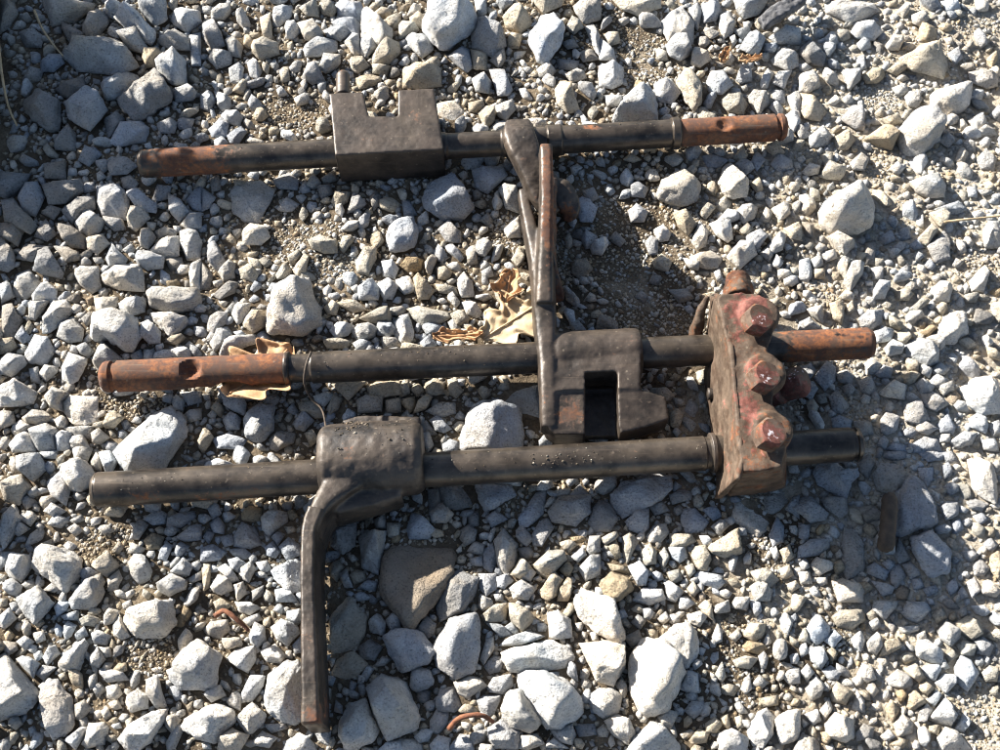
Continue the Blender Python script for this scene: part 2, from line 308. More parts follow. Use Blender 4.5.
# ------------------------------------------------------------------ the stones seen in the photograph
# outline of each stone on the ground, tone of stone (w white, g grey, b cool grey and d dark grey with some shade put into the colour, t tan, o ochre, r rusty)
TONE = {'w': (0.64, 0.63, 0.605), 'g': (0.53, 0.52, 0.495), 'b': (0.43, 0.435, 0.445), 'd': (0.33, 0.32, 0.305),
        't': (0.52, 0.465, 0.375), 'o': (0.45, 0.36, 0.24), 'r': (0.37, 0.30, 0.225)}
TRACE = '''
@0 0 5
g 205 0 455 0 455 30 380 85 265 120 240 80 | shaded grey rock cut by the top edge, left of the elongated white stone
g 405 110 480 40 540 70 540 120 470 190 420 170
g 530 20 600 20 620 50 570 100 535 70
w 580 100 640 55 700 80 775 160 780 205 745 225 690 190 620 140 | smooth elongated white stone near the top left corner
g 700 0 830 0 840 110 780 130 710 70
w 850 90 990 40 1000 100 930 150 870 120
g 320 285 440 195 580 195 640 245 690 330 600 370 460 330 380 345 | ridged grey rock half in shade, half lit, near the top left
g 600 160 640 165 740 245 720 275 650 255
g 790 210 880 150 945 190 945 250 850 245
t 720 300 790 260 830 290 780 340 730 335
w 775 310 840 275 925 300 930 410 860 415 790 360 | rough white blocky stone right of the ridged rock
g 945 170 1000 160 1000 310 955 310
d 585 490 770 355 850 450 850 500 690 600 600 530 | dark brownish angular rock above the left end of the top rail
g 505 430 640 370 700 370 690 420 580 490 510 500
b 315 510 430 470 490 475 540 560 460 670 350 605 | pale six sided rock in the shade left of the dark angular rock
d 110 530 215 465 305 520 290 650 240 655 150 580 | dim grey rock deep in the shade at the left edge
b 555 690 600 610 700 600 745 640 720 700 600 740 555 720
b 205 330 250 280 310 280 320 320 270 360 215 360
b 780 610 850 580 880 610 870 660 800 660
b 880 610 920 575 965 590 950 630 900 640
d 85 150 160 130 215 180 200 230 120 220
d 315 120 420 180 400 215 350 215 320 160
g 850 440 950 415 980 450 960 490 880 500
d 270 690 340 630 380 670 375 750 280 750
d 520 600 580 555 620 590 600 640 540 690
d 110 395 160 340 215 350 200 400 130 420
d 275 450 350 400 420 390 430 450 340 490
d 0 0 70 10 85 70 40 130 0 160
@200 0 5
b 10 120 60 90 105 160 125 230 60 245 15 180
w 360 80 410 20 460 25 450 80 390 130 360 110
t 500 40 560 10 595 40 590 75 540 80
t 600 30 650 15 685 40 660 75 615 65
b 680 20 700 0 800 10 825 50 800 95 690 65
b 660 100 750 85 800 110 790 180 690 140
g 810 60 850 45 960 140 960 180 900 240 800 170 | coarse grey rock above the notch of the flat block
g 800 200 860 185 885 240 830 290 805 270
t 860 280 990 220 1000 260 940 320 870 320
t 260 230 300 200 390 220 390 265 300 290 265 260
g 40 285 90 245 160 260 150 310 80 330
g 125 200 170 185 210 220 200 280 150 270
g 140 330 185 295 215 330 200 405 150 390
b 235 310 265 290 305 340 290 390 250 375
t 300 90 350 60 360 190 320 200
w 425 130 470 105 500 150 470 190 435 190
g 490 120 610 160 605 205 530 205
g 620 150 730 140 750 165 700 200 640 185
g 520 250 560 215 680 200 680 260 600 280 530 280
w 720 210 760 165 790 200 800 270 770 275
g 600 350 650 300 700 290 700 330 630 365
b 510 390 540 320 600 350 620 400 560 420
t 750 310 810 290 845 330 790 365 760 350
t 400 360 440 335 445 400 410 405
g 0 470 50 450 75 490 40 540 0 520
g 70 445 150 480 145 530 105 540
w 105 565 170 540 210 580 190 620 130 600
b 45 640 100 580 140 610 130 680 60 680
b 140 680 200 630 230 660 190 720 150 710
t 270 570 310 535 335 575 310 600 280 595
w 475 490 540 465 550 505 490 525
b 240 510 255 465 300 500 310 540 260 550
t 870 50 900 25 960 35 940 75 880 75
t 930 90 1000 65 1000 120 960 135
t 865 330 950 335 930 375 870 370
t 780 390 900 385 900 410 800 440
@400 0 5
w 110 130 150 60 180 0 340 0 380 70 370 140 250 250 200 255 160 200 110 160 | large white pitted rock cut by the top edge above the flat block
g 375 0 430 0 430 60 390 75
b 360 170 390 90 520 150 530 220 470 280 360 230 | dull blue grey rock in the shadow of the large white top rock
b 240 280 310 220 345 240 360 330 330 360 260 300
t 355 250 440 260 430 340 370 340
g 30 190 80 170 160 210 160 250 110 290 40 220
t 0 130 70 120 90 150 40 180 0 190
t 50 80 100 60 130 90 110 140 60 120
t 515 90 570 20 640 60 660 110 600 155 530 130 | rounded cream stone left of the standing white rock near the top
t 670 0 820 0 800 40 720 70 680 30
w 640 210 710 95 770 80 825 140 800 230 730 315 690 300 | bright white upright rock above the hub of the top rail
g 870 30 920 0 1000 0 1000 100 920 115 880 80
g 925 130 965 115 1000 170 1000 270 975 230
t 830 140 880 100 915 140 870 170
t 20 345 80 340 200 350 200 430 110 440 20 445
b 450 350 520 340 560 440 540 475 490 470
g 360 390 420 355 460 400 440 460 380 450
g 180 510 270 495 320 545 270 600 190 580
t 340 510 410 485 425 545 350 550
t 395 560 430 530 480 560 470 600 425 640
g 480 520 560 500 575 545 530 600 485 570
t 775 430 800 400 860 470 895 540 840 555 790 510
g 690 340 740 330 775 350 750 385 700 375
g 825 370 900 345 930 385 860 405
d 810 210 870 190 890 230 840 245
d 790 290 890 300 880 345 800 330
d 890 260 960 240 990 290 920 300
d 450 300 520 240 525 300 490 335
t 535 200 560 160 610 170 590 230 540 230
t 120 320 160 300 200 320 180 350
@600 0 5
t 65 0 300 0 300 40 190 75 110 50 | pale tan rock cut by the top edge right of centre
g 300 100 350 45 410 15 470 110 465 205 340 195 | tall pale grey rock resting on a smaller stone near the top
g 330 230 360 190 440 200 470 250 400 305 350 280
g 445 40 490 10 510 60 490 140 460 110
b 515 20 590 5 610 50 580 100 520 110
w 600 80 640 65 680 100 660 160 620 185 595 140
g 660 0 835 0 790 80 720 100 680 60
w 455 320 460 270 490 240 550 300 500 335
w 535 400 560 355 630 360 665 420 610 465 550 440
g 700 245 780 160 820 200 800 255 740 275
g 850 190 950 135 1000 150 1000 220 880 215
g 860 290 920 240 990 270 990 330 940 355 870 320
w 0 320 70 300 115 330 120 400 60 435 0 420
w 65 605 130 490 190 430 270 470 285 560 290 600 | white pointed rock touching the back of the top rail
g 275 410 360 400 400 460 360 505 290 500
t 380 400 430 335 500 400 510 490 470 530 420 480 | dusty tan rock behind the rusty right end of the top rail
t 610 490 690 455 740 500 720 550 640 535
g 685 390 720 320 760 340 760 390 710 410
w 805 400 840 340 870 360 840 430 810 430
w 865 420 910 355 955 360 920 440
g 745 470 830 450 850 500 800 550 760 500
b 865 440 925 440 925 500 880 510
g 940 470 1000 440 1000 550 960 530
w 930 570 1000 550 1000 620 970 650
t 25 165 90 150 100 200 50 220
g 0 190 70 260 80 290 0 290
t 285 240 330 250 340 290 290 285
w 30 475 110 480 115 525 40 530
g 670 160 730 140 760 170 710 195
w 820 220 890 225 870 260 830 255
@800 0 5
w 130 0 380 0 400 40 330 80 250 95 140 55 | long white rock cut by the top edge near the top right
w 260 150 290 105 360 100 410 155 370 195 290 185 | white wedge stone just below the long white top rock
g 430 225 470 180 515 205 490 250 440 245
t 500 280 620 220 690 250 740 320 720 390 560 345 | flat striped grey brown rock half sunk in the fine gravel, upper right
t 440 350 500 310 530 340 490 370
o 320 375 370 330 425 340 430 370 390 405 340 405 | small ochre yellow pebble in the upper right
d 0 240 50 200 130 270 120 320 60 320 0 270 | small dark brown rock above the right tip of the top rail
g 210 340 300 340 300 390 250 440
g 0 370 90 370 100 420 40 460 0 450
t 0 460 80 470 140 540 100 590 30 580 0 530
b 210 585 270 510 330 545 325 640 280 630 | blue grey stone standing right of the tip of the top rail
g 50 670 110 630 165 670 140 710 60 720
t 175 680 240 645 280 690 240 740 190 735
t 320 690 430 610 470 650 460 740 400 720
w 650 490 700 450 830 410 850 480 820 540 740 555 680 530 | bright white rock above the smooth two faced rock, upper right
w 485 660 540 590 690 560 725 620 700 690 610 765 520 745 | large smooth two faced white rock in the upper right
b 690 700 740 655 770 690 740 740
g 530 480 570 450 610 490 590 525 545 515
g 560 80 610 65 640 100 600 135 565 120
w 710 10 780 0 800 50 740 60
w 880 0 940 20 935 50 885 50
b 740 270 790 240 810 290 770 325
b 850 360 920 335 990 370 990 420 940 430 860 400
g 845 600 900 565 940 620 890 650
w 725 580 770 560 800 600 750 615
g 120 190 170 160 190 215 150 230
g 70 150 110 145 120 175 80 185
t 170 165 250 145 250 180 200 200
g 290 210 330 190 355 230 310 245
g 290 290 330 260 340 320 310 340
g 470 430 530 410 550 450 500 470
w 955 570 1000 520 1000 600
t 410 580 480 560 520 600 450 615
@0 150 5
d 0 105 150 120 100 200 40 245 0 225
b 90 240 130 170 185 165 225 240 180 330 120 320 | rounded grey rock in the shade left of the long dark slab
d 20 270 70 250 130 320 190 380 160 430 60 370 25 360
d 205 165 400 145 420 200 330 270 245 275 | long dark slab in the shade below the left end of the top rail
b 485 180 590 165 650 250 630 340 510 320 485 260 | speckled blue grey block in the shade below the rusty left rail tip
b 640 210 690 205 790 280 780 320 700 310
g 370 360 430 280 520 350 500 400 440 430 395 410 | diamond shaped stone with one sunlit tip in the left shade
d 275 360 350 370 440 440 420 490 350 480 310 430
g 430 450 510 425 545 470 490 520 440 495
b 515 330 610 345 620 390 570 400 525 365
g 640 340 655 285 730 290 745 340 680 400 645 380
w 690 440 740 385 775 430 740 490 700 475
w 750 490 830 430 890 430 890 520 840 530 760 520
g 770 400 820 375 880 400 870 425 790 430
w 840 215 900 240 940 300 890 350 850 300
g 900 360 950 305 1000 310 1000 380 940 390
w 895 400 940 380 980 400 1000 450 990 530 930 530 900 460
g 680 530 720 500 820 540 810 590 740 600 690 570
w 510 630 580 580 700 580 720 640 720 710 600 700 530 670 | white oblong rock left of the long flat topped stone
g 530 540 560 470 640 550 620 580 550 585
d 165 600 200 510 240 490 320 620 300 635 | pyramid shaped dark stone near the left edge
g 50 690 70 610 130 575 185 640 180 690 110 725 60 710
g 370 620 410 580 490 590 505 690 460 715 400 670
d 80 540 130 465 260 480 210 520 160 560
d 270 480 390 510 400 550 330 560
d 0 440 50 510 75 590 40 610 0 600
w 160 720 230 655 275 690 270 750 165 750
g 735 710 760 680 980 690 1000 750 980 780 860 810 760 780 | long flat topped pale stone above the left end of the middle rail
d 230 80 330 70 330 150 235 150
b 400 60 420 10 480 0 510 30 450 85
b 480 70 520 50 550 90 520 120
b 545 80 600 40 690 90 640 130 560 135
b 610 150 650 130 690 170 670 210 620 190
b 755 240 780 165 850 180 840 230 790 250
b 930 240 1000 170 1000 290 960 280
d 170 430 230 350 280 420 240 460
d 215 320 250 285 310 300 270 350
d 310 300 400 240 470 225 470 290 360 360
d 0 370 80 360 120 410 90 480 40 450
o 830 655 880 640 895 670 840 680
b 420 190 470 170 475 205 430 215
d 820 530 900 530 910 580 850 590
w 940 590 1000 545 1000 690 950 680
w 0 660 40 660 60 720 0 750
@200 150 5
g 145 200 170 150 290 130 370 180 330 270 280 345 210 335 155 290 | blunt grey rock with a lit nose under the top rail
t 165 140 225 150 230 180 180 175
b 360 140 440 100 490 140 480 185 390 180
b 385 280 430 230 490 265 450 300 400 295
b 495 180 525 145 550 200 510 205
d 605 135 670 100 680 145 620 160
t 660 260 710 215 750 215 740 260 680 285
b 740 310 765 220 830 270 790 300
d 850 240 880 220 910 240 870 300
b 780 380 800 340 850 310 840 370 810 395
w 210 410 250 360 325 370 345 430 300 465 220 465 | small white cube like stone between the top and middle rails
t 545 450 600 430 680 455 680 510 620 520 560 490
t 780 560 820 500 880 485 880 540 840 620 790 610
t 380 620 420 555 455 600 440 630 390 640
t 470 600 520 520 545 530 530 610 490 640
t 440 530 490 500 500 530 460 575
b 30 470 65 440 120 540 90 600 50 560
g 90 600 140 540 170 560 170 630 120 650
d 0 550 60 620 40 680 0 690
d 70 720 150 650 190 660 170 710 100 745
t 200 600 240 575 290 620 270 660 210 640
w 910 560 960 550 990 590 970 635 920 625
w 790 690 860 650 900 700 890 750 800 750
w 880 670 940 630 990 680 960 740 920 740
t 700 490 750 430 770 450 720 510
b 0 170 70 230 40 280 0 290
d 50 140 90 120 100 190 60 200
t 240 530 300 540 300 580 250 580
d 585 180 650 170 660 220 610 240
@0 0 1
w 278 288 308 277 312 292 321 322 300 335 268 333 266 325 272 305 | large pale rock behind the rusty part of the middle rail
@400 150 5
b 105 240 150 170 260 130 360 280 330 325 190 325 125 285 | blue grey angular rock in the shadow below the flat block
b 360 100 510 85 530 130 440 210 380 180
b -70 420 -40 370 0 340 60 330 90 400 70 480 0 500 -50 490 | shaded rounded blue grey rock below and left of the angular one
b 190 390 240 345 300 400 300 455 230 445
g 495 200 530 180 585 200 595 310 530 290
w 525 390 600 330 610 400 600 430 540 430
b 225 470 260 455 315 530 300 545 240 500
b 170 500 190 465 235 530 210 550 175 535
g 330 480 380 470 385 550 340 560
o 5 570 70 520 110 540 100 590 40 600
t 185 590 220 575 255 610 240 640 195 640
w 280 650 320 610 360 660 370 720 310 730
t 65 630 90 605 170 700 140 740 90 740
t 180 670 270 680 285 720 200 710
b 10 240 45 240 80 310 20 320
t 560 540 620 480 625 540 590 575
g 410 600 450 580 465 625 420 630
b 880 260 910 240 980 290 960 360 900 360
b 915 215 970 195 990 240 940 265
b 905 440 930 400 980 430 970 480 930 490
w 955 490 1000 450 1030 445 1040 470 1010 520 965 515
t 820 430 850 410 870 460 840 490
d 860 560 930 540 960 590 900 640 860 610
d 400 340 440 310 470 350 440 375
@600 150 5
g 285 215 320 160 380 115 430 110 510 180 490 240 410 275 300 240 | rounded pitted grey rock below the collar of the top rail
g 595 170 610 100 650 70 740 160 730 240 660 250 615 210 | upright grey rock below the rusty right end of the top rail
t 530 205 545 150 590 190 580 220
b 675 70 720 35 770 90 730 120
b 520 20 560 5 640 40 600 80 540 70
b 760 50 790 0 830 40 790 90
b 860 60 900 0 960 40 970 80 900 100
t 755 170 790 125 815 190 790 215
w 860 300 940 265 950 320 900 360
w 690 300 740 270 785 290 770 340 720 370 695 340
w 600 345 680 305 700 345 640 365
t 500 320 520 280 575 290 530 345
w 460 460 500 350 545 400 530 470 490 490
w 550 380 600 360 655 390 660 450 630 470 580 430
t 370 310 430 320 480 370 440 420 390 380
w 270 385 320 365 360 400 340 440 300 440
g 455 520 570 490 610 530 590 580 540 585 470 555
g 420 530 500 560 490 590 450 580
w 635 535 700 455 740 470 780 530 700 590 | white pointed stone just above the red painted housing
b 730 440 800 395 840 430 790 495 745 490
g 840 480 890 420 930 430 910 500 860 520
w 800 520 830 490 860 530 840 560
w 860 580 880 530 910 570 890 595
w 890 600 940 590 960 630 900 640
t 920 400 990 370 1000 460 950 450
b 155 180 190 160 240 190 220 230 160 225
b 145 300 185 260 240 300 220 350 160 345
b 230 450 260 410 295 430 290 500 250 505
t 265 550 310 510 360 550 340 595 280 580
d 45 440 80 405 125 450 100 475
d 350 690 440 680 470 730 400 750
d 180 720 210 690 240 720 220 745
d 250 650 270 610 310 630 290 660
w 800 350 830 290 860 310 840 360
w 575 610 600 590 615 640 590 650
w 830 250 860 245 870 280 845 285
t 700 400 730 375 765 395 730 430
@800 150 5
w 90 300 130 260 290 165 340 190 370 280 365 380 280 420 170 420 100 370 | big white boulder casting a dark shadow, right of the top rail
w 560 150 630 120 690 115 730 170 720 230 640 230 590 200 | white domed stone right of the big white boulder
g 680 290 780 250 830 280 800 310 730 310
b 640 480 720 405 750 420 750 540 690 550 | triangular pale stone at the end of the big boulder's shadow
t 590 440 650 380 700 395 640 470
w 915 400 950 350 1000 350 1000 480 930 480
t 650 320 740 310 745 350 700 385
g 220 660 270 550 320 570 310 620 250 710
g 190 560 220 535 250 545 230 640 195 600
g 140 440 180 430 270 480 220 520
g 0 550 50 540 65 620 40 650 0 640
w 110 510 170 500 180 540 130 560
w 655 690 720 640 770 680 750 750 670 750
w 860 640 930 570 950 610 930 690 870 690
w 450 95 490 60 520 90 490 125
g 255 60 310 10 345 40 320 100 270 90
b 885 40 930 5 980 40 970 100 910 90
w 15 105 50 65 100 80 90 110 40 120
t 110 20 160 10 170 60 130 80
g 0 230 50 230 80 290 40 320 0 300
t 70 600 120 595 120 640 75 640
g 60 545 95 530 115 570 75 590
w 360 590 410 580 415 640 370 640
g 370 700 400 650 450 680 420 740 370 740
t 480 710 530 690 565 720 540 750 490 745
w 790 450 830 450 830 500 795 510
b 400 430 460 390 480 440 430 460
b 500 390 550 375 560 430 510 440
b 555 470 590 440 625 480 580 490
b 470 480 510 450 545 460 500 500
d 330 460 380 450 370 560 335 560
b 630 560 655 535 680 570 660 595
b 485 610 540 565 560 610 500 620
w 840 190 880 190 880 235 845 230
w 195 740 230 700 270 720 260 750
'''
